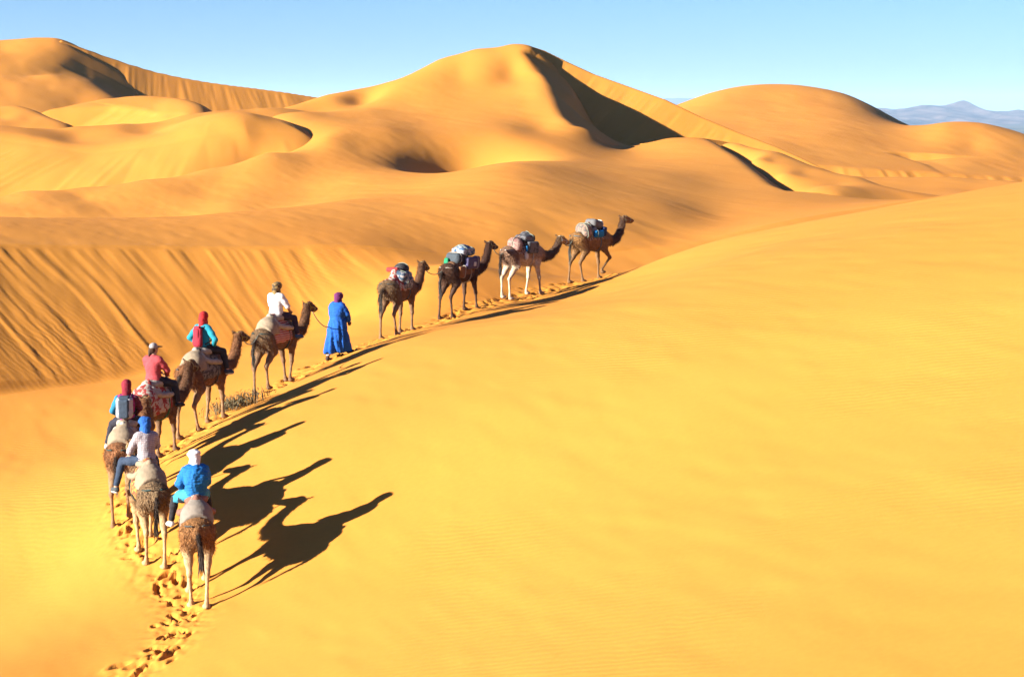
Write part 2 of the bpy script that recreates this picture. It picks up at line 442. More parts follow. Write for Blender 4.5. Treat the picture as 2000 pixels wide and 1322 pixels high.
# right: dome dune and the low dunes before it
def PF(px, py, d): return P(px, py, (d if d < 288 else 288+(d-288)*.62)*1.3)
dome = [PF(*q) for q in [(1250,235,425),(1340,204,430),(1400,181,440),(1480,168,448),(1560,168,450),(1640,181,442),(1700,206,428),(1766,246,405),
        (1400,228,370),(1500,228,365),(1600,225,365),(1500,200,405),(1600,195,410),(1350,250,335),(1450,252,330),(1550,250,330),(1650,245,335),(1400,275,295),(1500,276,288),(1600,268,300)]]
dome += [PF(*q) for q in [(1766,248,350),(1850,243,334),(1920,249,328),(2000,270,320),(2150,315,312),(1800,275,312),(1900,285,306),(2000,300,300),(1700,265,315),(1600,288,284),(1700,290,288),(1800,300,286),(1900,309,285),(2050,326,284)]]
dome += [H(1340,624,-3.6),H(1480,676,-4.8),H(1600,676,-7.2),H(1700,624,-10.8),H(1850,533,-10.8),H(2000,507,-16.8),H(2150,481,-20.4),H(1800,559,-10.8)]
CUT_R = [PF(*q) for q in [(1600,173,449),(1640,184,440),(1655,200,425),(1668,217,405),(1690,232,392),(1725,247,380)]][::-1]
CUT_R2 = [PF(*q) for q in [(1625,258,322),(1648,260,318),(1662,265,312),(1678,273,303)]][::-1]
CUT_R3 = [PF(*q) for q in [(1700,283,285),(1735,290,275),(1755,300,266),(1780,312,258)]][::-1]
BAND = [PF(*q) for q in [(1480,270,268),(1527,283,266),(1562,296,264),(1650,306,264),(1755,311,266),(1895,318,269),(2000,331,271),(2150,348,274)]]
def band_cut(X, Y, Z):
    sd, zc, over, run = crest_dist(X, Y, BAND)
    g = np.where(sd > 0, zc-0.52*sd, zc+.5*np.abs(sd))
    act = (sd > 0)*sstep(.1, 1.5, sd)
    g = g + act*(0.06*noise2(run*.6, sd*.06, 61)+.07*noise2(run*1.7, sd*.08, 62))
    return smin(Z, g, 0.3)
layer('sand_dune', dome, steps((1200, 2160, 4), (2160, 2600, 20)), steps((300, 705, (0.6, 1.8))), cuts=[(CUT_R3, .4, .5)], extra=band_cut)
low = [P(*q) for q in [(1560,345,196),(1680,345,193),(1760,346,192),(1860,346,190),(1965,355,186),(2100,366,182),(1680,352,180),(1800,362,172),(1900,368,168),(2050,376,162),(1750,380,158),(1900,385,150),(1600,360,178)]]
low += [H(1600,215,-9.5),H(1750,215,-10),H(1900,210,-11),H(2100,205,-12),H(1500,196,-9)]
layer('sand_dune', low, steps((1520, 2160, 5), (2160, 2600, 20)), steps((140, 222, 0.4)))

# left: brow with pale lee face, then the great left dune with its bowl
brow = [P(*q) for q in [(-100,262,184),(8,268,181),(100,280,177),(180,291,174),(280,280,173),(400,258,173),(480,246,174),(600,256,176)]]
brow_c = list(brow)+[H(660, 181, -2.8), H(760, 194, -3.4)]
brow += [P(*q) for q in [(-100,246,205),(0,246,203),(148,247,201),(240,240,206),(360,224,216),(460,215,222),(530,211,228),(500,228,204),(300,258,194),(150,270,190)]]
brow += [H(620,205,-1.9),H(620,240,-.3),H(690,205,-3.0),H(690,250,-1.2),H(620,182,-2.6)]
brow += [H(-100,235,-6),H(0,235,-6),(H(150,232,-6)),H(300,240,-5.5),H(460,250,-4.5),H(600,280,-2.5),H(-100,150,-7),H(100,150,-8),H(300,152,-7.0),H(500,165,-5.2),H(650,180,-3.6)]
def brow_cut(X, Y, Z):
    sd, zc, over, run = crest_dist(X, Y, brow_c)
    g = np.where(sd > 0, zc-0.33*sd, zc+.5*np.abs(sd))
    act = (sd > 0)*sstep(.5, 3.0, sd)
    g = g + act*(0.03*noise2(run*.9, sd*.1, 71)+.035*noise2(run*2.4, sd*.12, 72))
    return smin(Z, g, 1.1)
layer('sand_dune', brow, steps((-500, -160, 20), (-160, 690, 4)), steps((140, 285, (0.35, 0.7))), extra=brow_cut,
      bumps=[(430,236,205,5,5,.4)])
# small dunes at its foot
sm = [P(*q) for q in [(-100,213,262),(0,211,262),(40,211,261),(80,220,255),(145,247,240),(0,230,245),(60,235,240),(-100,235,240)]]
sm += [P(*q) for q in [(-100,243,233),(0,244,233),(60,247,232),(130,252,231)]]+[H(-100,221,-3.6),H(0,221,-3.6),H(120,221,-4.4)]
sm += [H(-100,285,-6),H(0,285,-6),H(100,280,-7),H(180,262,-9),H(230,250,-9)]
CUT_Q = [P(*q) for q in [(20,211,262),(60,213,259),(90,222,253),(120,234,246),(150,248,239)]][::-1]
layer('sand_dune', sm, steps((-500, -160, 20), (-160, 260, 3)), steps((220, 290, 0.5)), cuts=[(CUT_Q, .35, .6)])
sm2 = [P(*q) for q in [(60,228,285),(105,214,292),(150,204,298),(200,194,303),(250,189,306),(300,189,306),(345,196,302),(380,206,296),(420,222,286),(150,228,276),(230,215,284),(300,212,284),(240,236,264),(340,226,272)]]
sm2 += [H(100,325,-4),H(200,330,-2),H(300,330,-2),H(400,315,-5),H(30,290,-6),H(460,290,-6)]
CUT_Q2 = [P(*q) for q in [(205,200,296),(228,206,288),(240,220,276),(255,236,264)]]
CUT_Q3 = [P(*q) for q in [(225,205,290),(280,212,284),(330,220,276),(370,228,268)]]
def q_extra(X, Y, Z):
    sd, zc, over, run = crest_dist(X, Y, CUT_Q3)
    g = np.where(sd > 0, zc-0.5*sd+.6*over, zc+.5*np.abs(sd)+.6*over)
    g = g+(sd > 0)*sstep(.1, 1.2, sd)*(.12*noise2(run*.5, sd*.06, 81)+.07*noise2(run*1.3, sd*.08, 82))
    return smin(Z, g, .2)
layer('sand_dune', sm2, steps((20, 480, 3)), steps((255, 335, 0.5)), extra=q_extra)
# great left dune: wind side above, bowl below the lip
lp = [P(*q) for q in [(-150,86,385),(0,79,383),(60,75,382),(110,75,380),(135,84,377),(-150,112,348),(0,115,354),(60,114,358),(100,112,362),(122,100,368),(0,98,368)]]
lp += [H(420,380,-6),H(350,360,-5),H(420,440,-9),H(300,365,-2)]
lp += [H(-150,440,2),H(0,440,4),H(120,440,4),H(250,430,0),H(400,420,-4)]
lp += [P(*q) for q in [(200,118,380),(260,160,365),(-150,140,345),(0,140,343)]]
LIP = [P(*q) for q in [(-220,126,328),(-100,123,338),(0,121,346),(60,119,353),(98,117,359),(118,106,366),(135,91,373),(143,87,377)]]
def lip_floor(X, Y, Z):
    sd, zc, over, run = crest_dist(X, Y, LIP)
    g = np.where(sd > 0, zc-0.5*sd, zc+.5*np.abs(sd))
    Z = smin(Z, g, 0.8)
    q = floor_f(X, Y)
    return smax(Z, q, 1.2)
floor_f = Spline2([P(*q) for q in [(-150,200,300),(0,205,298),(80,205,302),(160,200,312),(230,192,322),(-150,168,318),(0,168,320),(100,165,326),(180,160,340),(0,150,330),(100,146,338)]]+[H(300,340,-3),H(420,340,-6),H(420,380,-6),H(300,385,-2),H(0,270,-4),H(200,280,-4),H(100,360,5.0),H(0,360,5.0),H(200,370,5.0)], log=True, smooth=.001)
layer('sand_dune', lp, steps((-500, -160, 20), (-160, 420, 3)), steps((268, 445, 0.6)), extra=lip_floor)
LRIDGE = [P(*q) for q in [(120,78,377),(140,86,377),(170,97,377),(200,108,377.5),(250,125,378),(300,140,379),(350,151,380),(400,160,381.5),(450,167,383),(500,173,385),(560,181,387),(610,189,389),(680,200,392),(760,212,395)]]
_lr = ridge_face(LRIDGE, 0.46, 0.35)
sheet('sand_dune', _lr, steps((125, 800, 3)), steps((270, 430, 0.55)), SAND)
# ------------------------------------------------------------------ stony plain and mountains far behind
def make_plain():
    m, t, b = mat_new('stony_plain'); L = t.links.new
    geo = nd(t, 'ShaderNodeNewGeometry')
    n = nd(t, 'ShaderNodeTexNoise', i_Scale=0.004, i_Detail=6.0, i_Roughness=0.6); L(geo.outputs['Position'], n.inputs['Vector'])
    r = nd(t, 'ShaderNodeValToRGB'); r.color_ramp.elements[0].position = 0.38; r.color_ramp.elements[1].position = 0.62
    r.color_ramp.elements[0].color = (0.05, 0.06, 0.05, 1); r.color_ramp.elements[1].color = (0.13, 0.11, 0.08, 1)
    L(n.outputs[0], r.inputs[0]); L(r.outputs[0], b.inputs['Base Color']); b.inputs['Roughness'].default_value = 1.0
    b.inputs['Specular IOR Level'].default_value = 0.0
    return m
def make_rock():
    m, t, b = mat_new('mountain_rock'); L = t.links.new
    geo = nd(t, 'ShaderNodeNewGeometry')
    n = nd(t, 'ShaderNodeTexNoise', i_Scale=0.006, i_Detail=8.0, i_Roughness=0.65); L(geo.outputs['Position'], n.inputs['Vector'])
    r = nd(t, 'ShaderNodeValToRGB'); r.color_ramp.elements[0].position = 0.35; r.color_ramp.elements[1].position = 0.65
    r.color_ramp.elements[0].color = (0.022, 0.016, 0.017, 1); r.color_ramp.elements[1].color = (0.12, 0.085, 0.075, 1)
    L(n.outputs[0], r.inputs[0]); L(r.outputs[0], b.inputs['Base Color']); b.inputs['Roughness'].default_value = 1.0
    b.inputs['Specular IOR Level'].default_value = 0.0
    return m
PLAIN_Z = -62.0
ROCK = make_rock()
vx, vy = np.meshgrid(np.linspace(-9000, 12000, 22), np.linspace(-3000, 24000, 28))
o = new_mesh('ground', np.stack([vx.ravel(), vy.ravel(), np.full(vx.size, PLAIN_Z)], -1), grid_faces(28, 22), make_plain(), smooth=False)
o['kind'] = 'structure'

def ridged(x, y, seed):
    v = 0; a = 1.0; f = 1.0; prev = 1.0
    for k in range(6):
        n = 1-np.abs(noise2(x*f, y*f, seed+k)); n = n*prev
        v = v+n*a; prev = n; a *= 0.5; f *= 2.05
    return v
def mountain(name, sky, d, depth, seed, cols, nrow=90):
    """sky: skyline as (px, py) seen at distance d"""
    px = np.array([s[0] for s in sky], float); py = np.array([s[1] for s in sky], float)
    t = np.linspace(0, 1, nrow)
    rows = d - depth + t*depth*1.5
    T, Cx = np.meshgrid(t, cols, indexing='ij')
    Y = d-depth+T*depth*1.5
    X = (Cx-1000)/FPX/CP*Y
    top = np.interp(Cx, px, py)
    ztop = np.array([P(0, v, d)[2] for v in top.ravel()]).reshape(top.shape)
    s = (Y-(d-depth))/depth
    env = np.where(s < 1, np.clip(s, 0, 1)**1.25, np.clip(1-(s-1)*1.6, 0, 1))
    rg = ridged(X/(d*.020)+Y/(d*.12), Y/(d*.20), seed)/2.0
    Z = PLAIN_Z-6 + (ztop-PLAIN_Z+6)*np.clip(env*(0.70+0.30*env) + (rg-0.60)*1.7*env*(1.06-env*0.80), 0, 1.08)
    o = new_mesh(name, np.stack([X, Y, Z], -1).reshape(-1, 3), grid_faces(nrow, len(cols)), ROCK)
    o['kind'] = 'structure'
mountain('mountain_range', [(1640,222),(1690,212),(1740,214),(1765,209),(1800,202),(1835,198),(1860,197),(1880,200),(1900,206),(1930,213),(1955,216),(1975,214),(2010,219),(2060,224),(2200,228)], 9000, 1500, 3, np.arange(1630, 2230, 1.5), nrow=140)
mountain('mountain_range', [(400,222),(540,192),(575,187),(610,184),(640,185),(700,191),(900,205),(1000,210),(1200,204),(1300,193),(1330,192),(1360,191),(1400,194),(1500,201),(1600,204),(1660,208),(1720,211),(1760,214),(1850,220),(2000,224),(2200,226)], 16500, 3000, 9, np.arange(380, 2230, 5))

# the air: even haze over the whole place
hz, ht, _b = mat_new('desert_air')
for n_ in list(ht.nodes): ht.nodes.remove(n_)
ho = ht.nodes.new('ShaderNodeOutputMaterial'); hv = ht.nodes.new('ShaderNodeVolumePrincipled')
hv.inputs['Color'].default_value = (0.45, 0.70, 1.0, 1); hv.inputs['Density'].default_value = 0.000055
hv.inputs['Anisotropy'].default_value = 0.0
ht.links.new(hv.outputs[0], ho.inputs['Volume'])
def box(name, lo, hi, mat):
    v = [(x, y, z) for x in (lo[0], hi[0]) for y in (lo[1], hi[1]) for z in (lo[2], hi[2])]
    f = [(0,1,3,2),(4,6,7,5),(0,4,5,1),(2,3,7,6),(0,2,6,4),(1,5,7,3)]
    return new_mesh(name, v, f, mat, smooth=False)
USE_HAZE = True
if USE_HAZE:
    o = box('haze', (-9100, -3100, PLAIN_Z-8), (12100, 24100, 190), hz)
    o['kind'] = 'stuff'
# ------------------------------------------------------------------ solid shapes: blended rounded forms turned into one skin
class Solid:
    """list of rounded forms; every form melts into the ones before it by its own blend"""
    def __init__(self): self.p = []
    def cone(self, a, b, ra, rb, k=0.05):
        self.p.append(('c', np.array(a, float), np.array(b, float), ra, rb, k)); return self
    def chain(self, pts, k=0.05):
        for i in range(len(pts)-1): self.cone(pts[i][:3], pts[i+1][:3], pts[i][3], pts[i+1][3], k)
        return self
    def ball(self, c, r, k=0.05, rot=None):
        """ellipsoid"""
        self.p.append(('e', np.array(c, float), np.array(r, float), None if rot is None else np.array(rot.to_3x3()).T, 0, k)); return self
    def slab(self, c, h, rad, k=0.03, rot=None):
        """rounded box"""
        self.p.append(('b', np.array(c, float), np.array(h, float), None if rot is None else np.array(rot.to_3x3()).T, rad, k)); return self
    def field(self, Q, idx=None):
        d = None
        for p in self.p:
            v = self.one(p, Q)
            d = v if d is None else self.melt(d, v, p[5])
        return d
    @staticmethod
    def melt(a, b, k):
        h = np.maximum(k-np.abs(a-b), 0)/k
        return np.minimum(a, b)-h*h*k*0.25
    @staticmethod
    def one(p, Q):
        if p[0] == 'c':
            _, a, b, ra, rb, k = p
            ab = b-a; L = ab@ab
            t = np.clip(((Q-a)@ab)/max(L, 1e-9), 0, 1)
            return np.linalg.norm(Q-(a+t[..., None]*ab), axis=-1)-(ra+(rb-ra)*t)
        if p[0] == 'e':
            _, c, r, R, _, k = p
            q = Q-c
            if R is not None: q = q@R.T
            k0 = np.linalg.norm(q/r, axis=-1); k1 = np.linalg.norm(q/(r*r), axis=-1)
            return k0*(k0-1)/np.maximum(k1, 1e-6)
        _, c, h, R, rad, k = p
        q = Q-c
        if R is not None: q = q@R.T
        w = np.abs(q)-(h-rad)
        return np.linalg.norm(np.maximum(w, 0), axis=-1)+np.minimum(w.max(-1), 0)-rad
    def bounds(self, p):
        if p[0] == 'c':
            r = max(p[3], p[4]); return np.minimum(p[1], p[2])-r, np.maximum(p[1], p[2])+r
        if p[0] == 'e': r = np.full(3, p[2].max()) if p[3] is not None else p[2]
        else: r = np.full(3, np.linalg.norm(p[2])) if p[3] is not None else p[2]
        return p[1]-r, p[1]+r
    def grid(self, vox, pad=0.03):
        lo = np.min([self.bounds(p)[0] for p in self.p], 0)-pad-2*vox
        hi = np.max([self.bounds(p)[1] for p in self.p], 0)+pad+2*vox
        n = np.ceil((hi-lo)/vox).astype(int)+1
        F = np.full(n, 1.0, np.float32)
        ax = [lo[i]+vox*np.arange(n[i]) for i in range(3)]
        for p in self.p:
            l, h = self.bounds(p); m = p[5]+3*vox+pad
            i0 = np.maximum(((l-m-lo)/vox).astype(int), 0); i1 = np.minimum(((h+m-lo)/vox).astype(int)+2, n)
            sl = tuple(slice(a, b) for a, b in zip(i0, i1))
            Q = np.stack(np.meshgrid(*[ax[i][sl[i]] for i in range(3)], indexing='ij'), -1)
            F[sl] = self.melt(F[sl], self.one(p, Q), p[5])
        return F, lo, ax

def skin(F, lo, vox, relax=2):
    """surface nets: one closed skin at F = 0"""
    n = F.shape
    ins = F < 0
    c = [ins[i:n[0]-1+i, j:n[1]-1+j, k:n[2]-1+k] for i in (0, 1) for j in (0, 1) for k in (0, 1)]
    s = sum(v.astype(np.int8) for v in c)
    cell = (s > 0) & (s < 8)
    idx = np.full(cell.shape, -1, np.int64); w = np.argwhere(cell); idx[cell] = np.arange(len(w))
    acc = np.zeros((len(w), 3)); cnt = np.zeros(len(w))
    corners = [(i, j, k) for i in (0, 1) for j in (0, 1) for k in (0, 1)]
    for a in corners:
        for ax_ in range(3):
            if a[ax_]: continue
            b = list(a); b[ax_] = 1
            fa = F[w[:, 0]+a[0], w[:, 1]+a[1], w[:, 2]+a[2]]; fb = F[w[:, 0]+b[0], w[:, 1]+b[1], w[:, 2]+b[2]]
            m = (fa < 0) != (fb < 0)
            t = fa/np.where(m, fa-fb, 1)
            pt = np.array(a, float)+np.zeros((len(w), 3)); pt[:, ax_] = t
            acc += pt*m[:, None]; cnt += m
    V = w+acc/cnt[:, None]
    faces = []
    for ax_ in range(3):
        o = [0, 1, 2]; o.remove(ax_)
        sl0 = [slice(None)]*3; sl1 = [slice(None)]*3
        sl0[ax_] = slice(0, -1); sl1[ax_] = slice(1, None)
        e = ins[tuple(sl0)] != ins[tuple(sl1)]
        g = np.argwhere(e)
        g = g[(g[:, o[0]] > 0) & (g[:, o[1]] > 0) & (g[:, o[0]] < cell.shape[o[0]]) & (g[:, o[1]] < cell.shape[o[1]])]
        def ix(d0, d1):
            q = g.copy(); q[:, o[0]] -= d0; q[:, o[1]] -= d1
            return idx[q[:, 0], q[:, 1], q[:, 2]]
        quad = np.stack([ix(1, 1), ix(0, 1), ix(0, 0), ix(1, 0)], -1)
        flip = ins[g[:, 0], g[:, 1], g[:, 2]]
        if ax_ == 1: flip = ~flip
        quad[~flip] = quad[~flip][:, ::-1]
        faces.append(quad)
    Fq = np.concatenate(faces)
    V = np.asarray(lo)+V*vox
    for _ in range(relax):
        S = np.zeros_like(V); C = np.zeros(len(V))
        for i in range(4):
            a, b = Fq[:, i], Fq[:, (i+1) % 4]
            np.add.at(S, a, V[b]); np.add.at(C, a, 1); np.add.at(S, b, V[a]); np.add.at(C, b, 1)
        V = V*0.5+0.5*S/np.maximum(C, 1)[:, None]
    return V, Fq

def normals(V, Fq):
    n = np.cross(V[Fq[:, 2]]-V[Fq[:, 0]], V[Fq[:, 3]]-V[Fq[:, 1]])
    N = np.zeros_like(V)
    for i in range(4): np.add.at(N, Fq[:, i], n)
    return N/np.maximum(np.linalg.norm(N, axis=1), 1e-9)[:, None]

def solid_mesh(name, sol, vox, mat, parent=None, relax=2, rough=None, clip=None, grow=0.0, seed=0, soft=None):
    """turn a Solid into one mesh; rough = [(amplitude, frequency)]; clip(Q) returns a field to intersect with"""
    F, lo, ax = sol.grid(vox, pad=0.03+abs(grow))
    F = F-grow
    if clip is not None:
        Q = np.stack(np.meshgrid(*ax, indexing='ij'), -1)
        F = np.maximum(F, clip(Q))
    V, Fq = skin(F, lo, vox, relax)
    if rough:
        N = normals(V, Fq)
        w = 1.0 if soft is None else soft(V)[:, None]
        for a, f in rough: V = V+N*(a*noise3(V*f+seed*3.7, seed))[:, None]*w
    return new_mesh(name, V, Fq, mat, parent=parent)

def paint(o, cols):
    """per-vertex own colour of hide or cloth"""
    at = o.data.color_attributes.new('hue', 'FLOAT_COLOR', 'POINT')
    c = np.ones((len(cols), 4), np.float32); c[:, :3] = cols
    at.data.foreach_set('color', c.ravel())
def verts_of(o):
    v = np.empty(len(o.data.vertices)*3, np.float32); o.data.vertices.foreach_get('co', v); return v.reshape(-1, 3).astype(float)

def tube_mesh(name, pts, r, mat, parent=None, sides=6, taper=None):
    """round cord along a line of points"""
    P_ = np.asarray(pts, float); n = len(P_)
    T = np.gradient(P_, axis=0); T /= np.linalg.norm(T, axis=1)[:, None]+1e-12
    up = np.array((0.13, 0.21, 0.97)); A = np.cross(T, up); A /= np.linalg.norm(A, axis=1)[:, None]; B = np.cross(T, A)
    R = np.full(n, r) if taper is None else np.asarray(taper)
    an = np.linspace(0, 2*np.pi, sides, endpoint=False)
    V = (P_[:, None]+R[:, None, None]*(np.cos(an)[None, :, None]*A[:, None]+np.sin(an)[None, :, None]*B[:, None])).reshape(-1, 3)
    f = []
    for i in range(n-1):
        for j in range(sides):
            f.append((i*sides+j, i*sides+(j+1) % sides, (i+1)*sides+(j+1) % sides, (i+1)*sides+j))
    V = np.vstack([V, P_[0], P_[-1]]); e = len(V)
    for j in range(sides):
        f.append((e-2, (j+1) % sides, j, j)); f.append((e-1, (n-1)*sides+j, (n-1)*sides+(j+1) % sides, (n-1)*sides+j))
    me = bpy.data.meshes.new(name)
    me.from_pydata([tuple(v) for v in V], [], [tuple(dict.fromkeys(q)) for q in f])
    me.materials.append(mat)
    me.polygons.foreach_set('use_smooth', [True]*len(me.polygons))
    o = bpy.data.objects.new(name, me); COL.objects.link(o)
    if parent is not None: o.parent = parent
    return o

def empty(name, loc, rz=0.0):
    o = bpy.data.objects.new(name, None); COL.objects.link(o)
    o.empty_display_size = 0.2
    o.location = loc; o.rotation_euler = (0, 0, rz)
    return o

# ------------------------------------------------------------------ materials of coats, cloth and leather
def make_coat():
    m, t, b = mat_new('camel_coat'); L = t.links.new
    at = nd(t, 'ShaderNodeAttribute', attribute_name='hue')
    tc = nd(t, 'ShaderNodeTexCoord')
    mp = nd(t, 'ShaderNodeMapping'); mp.inputs['Scale'].default_value = (1, 1, 0.45); L(tc.outputs['Object'], mp.inputs[0])
    n = nd(t, 'ShaderNodeTexNoise', i_Scale=22.0, i_Detail=5.0, i_Roughness=0.7); L(mp.outputs[0], n.inputs['Vector'])
    r = nd(t, 'ShaderNodeValToRGB'); r.color_ramp.elements[0].position = 0.3; r.color_ramp.elements[1].position = 0.72
    r.color_ramp.elements[0].color = (0.55, 0.5, 0.45, 1); r.color_ramp.elements[1].color = (1.35, 1.3, 1.2, 1)
    L(n.outputs[0], r.inputs[0])
    mx = nd(t, 'ShaderNodeMix', data_type='RGBA', blend_type='MULTIPLY'); mx.inputs[0].default_value = 1.0
    L(at.outputs['Color'], mx.inputs[6]); L(r.outputs[0], mx.inputs[7]); L(mx.outputs[2], b.inputs['Base Color'])
    b.inputs['Roughness'].default_value = 0.85; b.inputs['Specular IOR Level'].default_value = 0.25
    n2 = nd(t, 'ShaderNodeTexNoise', i_Scale=45.0, i_Detail=4.0, i_Roughness=0.7); L(mp.outputs[0], n2.inputs['Vector'])
    bp = nd(t, 'ShaderNodeBump', i_Strength=0.7, i_Distance=0.02); L(n2.outputs[0], bp.inputs['Height']); L(bp.outputs[0], b.inputs['Normal'])
    return m
COAT = make_coat()
_cloths = {}
def cloth(name, col, var=0.15, scale=14.0, rough=0.85, weave=0.4, col2=None, pattern=None, pscale=10.0):
    """cloth of its own colour; pattern: 'stripe', 'check' or 'blotch' with a second colour"""
    if name in _cloths: return _cloths[name]
    m, t, b = mat_new(name); L = t.links.new
    tc = nd(t, 'ShaderNodeTexCoord')
    n = nd(t, 'ShaderNodeTexNoise', i_Scale=scale, i_Detail=4.0, i_Roughness=0.6); L(tc.outputs['Object'], n.inputs['Vector'])
    r = nd(t, 'ShaderNodeValToRGB')
    r.color_ramp.elements[0].color = (1-var,)*3+(1,); r.color_ramp.elements[1].color = (1+var,)*3+(1,)
    r.color_ramp.elements[0].position = 0.3; r.color_ramp.elements[1].position = 0.7
    L(n.outputs[0], r.inputs[0])
    mx = nd(t, 'ShaderNodeMix', data_type='RGBA', blend_type='MULTIPLY'); mx.inputs[0].default_value = 1.0
    col = tuple(v*.68 for v in col); col2 = None if col2 is None else tuple(v*.68 for v in col2)
    mx.inputs[6].default_value = tuple(col)+(1,)
    if pattern:
        pm = nd(t, 'ShaderNodeMix', data_type='RGBA'); pm.inputs[6].default_value = tuple(col)+(1,); pm.inputs[7].default_value = tuple(col2)+(1,)
        if pattern == 'blotch':
            w = nd(t, 'ShaderNodeTexNoise', i_Scale=pscale, i_Detail=2.0); L(tc.outputs['Object'], w.inputs['Vector'])
            rr = nd(t, 'ShaderNodeValToRGB'); rr.color_ramp.elements[0].position = 0.47; rr.color_ramp.elements[1].position = 0.53
            L(w.outputs[0], rr.inputs[0]); L(rr.outputs[0], pm.inputs[0])
        else:
            w = nd(t, 'ShaderNodeTexWave', i_Scale=pscale, i_Distortion=0.6, wave_type='BANDS', bands_direction='Z' if pattern != 'xstripe' else 'X'); L(tc.outputs['Object'], w.inputs['Vector'])
            rr = nd(t, 'ShaderNodeValToRGB'); rr.color_ramp.elements[0].position = 0.45; rr.color_ramp.elements[1].position = 0.55
            L(w.outputs[0], rr.inputs[0])
            if pattern == 'check':
                w2 = nd(t, 'ShaderNodeTexWave', i_Scale=pscale, i_Distortion=0.6, wave_type='BANDS', bands_direction='Y'); L(tc.outputs['Object'], w2.inputs['Vector'])
                r2 = nd(t, 'ShaderNodeValToRGB'); r2.color_ramp.elements[0].position = 0.45; r2.color_ramp.elements[1].position = 0.55
                L(w2.outputs[0], r2.inputs[0])
                ad = nd(t, 'ShaderNodeMath', operation='MAXIMUM'); L(rr.outputs[0], ad.inputs[0]); L(r2.outputs[0], ad.inputs[1]); L(ad.outputs[0], pm.inputs[0])
            else: L(rr.outputs[0], pm.inputs[0])
        L(pm.outputs[2], mx.inputs[6])
    L(r.outputs[0], mx.inputs[7]); L(mx.outputs[2], b.inputs['Base Color'])
    b.inputs['Roughness'].default_value = rough; b.inputs['Specular IOR Level'].default_value = 0.3
    n2 = nd(t, 'ShaderNodeTexNoise', i_Scale=scale*1.6, i_Detail=3.0); L(tc.outputs['Object'], n2.inputs['Vector'])
    bp = nd(t, 'ShaderNodeBump', i_Strength=weave, i_Distance=0.02); L(n2.outputs[0], bp.inputs['Height']); L(bp.outputs[0], b.inputs['Normal'])
    _cloths[name] = m
    return m
ROPE = cloth('rope_fibre', (0.19, 0.22, 0.17), scale=60)
SKIN = cloth('human_skin', (0.46, 0.25, 0.16), var=0.06, weave=0.05, rough=0.55)
HAIR = cloth('dark_hair', (0.03, 0.02, 0.015), scale=40)
EYE = cloth('dark_eye', (0.01, 0.008, 0.006), var=0.0, rough=0.15, weave=0.0)
# ------------------------------------------------------------------ dromedaries
CAMEL_SIZE = 0.95
def camel_torso(T):
    s = Solid()
    s.ball(T(.10, 0, 1.36), (.64, .285, .36), .10)
    s.ball(T(-.28, 0, 1.42), (.44, .245, .27), .12)
    s.ball(T(-.63, 0, 1.47), (.30, .235, .255), .12)
    s.ball(T(.50, 0, 1.38), (.27, .215, .34), .12)
    s.ball(T(-.04, 0, 1.76), (.33, .15, .25), .16)
    s.ball(T(.60, 0, 1.10), (.13, .11, .13), .10)
    return s
def add_legs(s, T, feet, pose):
    """feet: local ground points FL FR HL HR; pose: lift of each foot and its bend"""
    for i, (fx, fy, fz) in enumerate(feet):
        y = .18 if i % 2 == 0 else -.18
        lift, fold = pose[i]
        if i < 2:
            sh = np.array(T(.52, y*1.0, 1.30)); el = np.array(T(.47, y*1.02, 1.03))
            an = np.array((fx-.03-fold*.30, fy, fz+.13+lift)); 
            kn = an+(el-an)*.50+np.array((.03+fold*.34, 0, fold*.06))
            s.chain([(*sh, .155), (*el, .108)], .10)
            s.chain([(*el, .100), (*(el+(kn-el)*.5), .070), (*kn, .056)], .05)
            s.ball(kn, (.062, .056, .070), .03)
            s.chain([(*kn, .047), (*(kn+(an-kn)*.55), .034), (*an, .040)], .03)
        else:
            hp = np.array(T(-.64, y*.72, 1.46)); st = np.array(T(-.46+(fx+.66)*.25, y*1.0, 1.08))
            an = np.array((fx-.02-fold*.15, fy, fz+.13+lift))
            hk = an+(st-an)*.55+np.array((-.20+max(0, -(fx+.66))*.25+fold*.02, 0, .02))
            s.chain([(*hp, .20), (*st, .135)], .12)
            s.chain([(*st, .125), (*(st+(hk-st)*.55), .078), (*hk, .053)], .06)
            s.ball(hk, (.062, .055, .075), .03)
            s.chain([(*hk, .046), (*(hk+(an-hk)*.5), .034), (*an, .040)], .03)
        ft = an+np.array((.045, 0, -.085))
        s.chain([(*an, .045), (*ft, .055)], .03)
        s.ball(ft+np.array((.03, 0, 0)), (.115, .088, .052), .035)
    return s
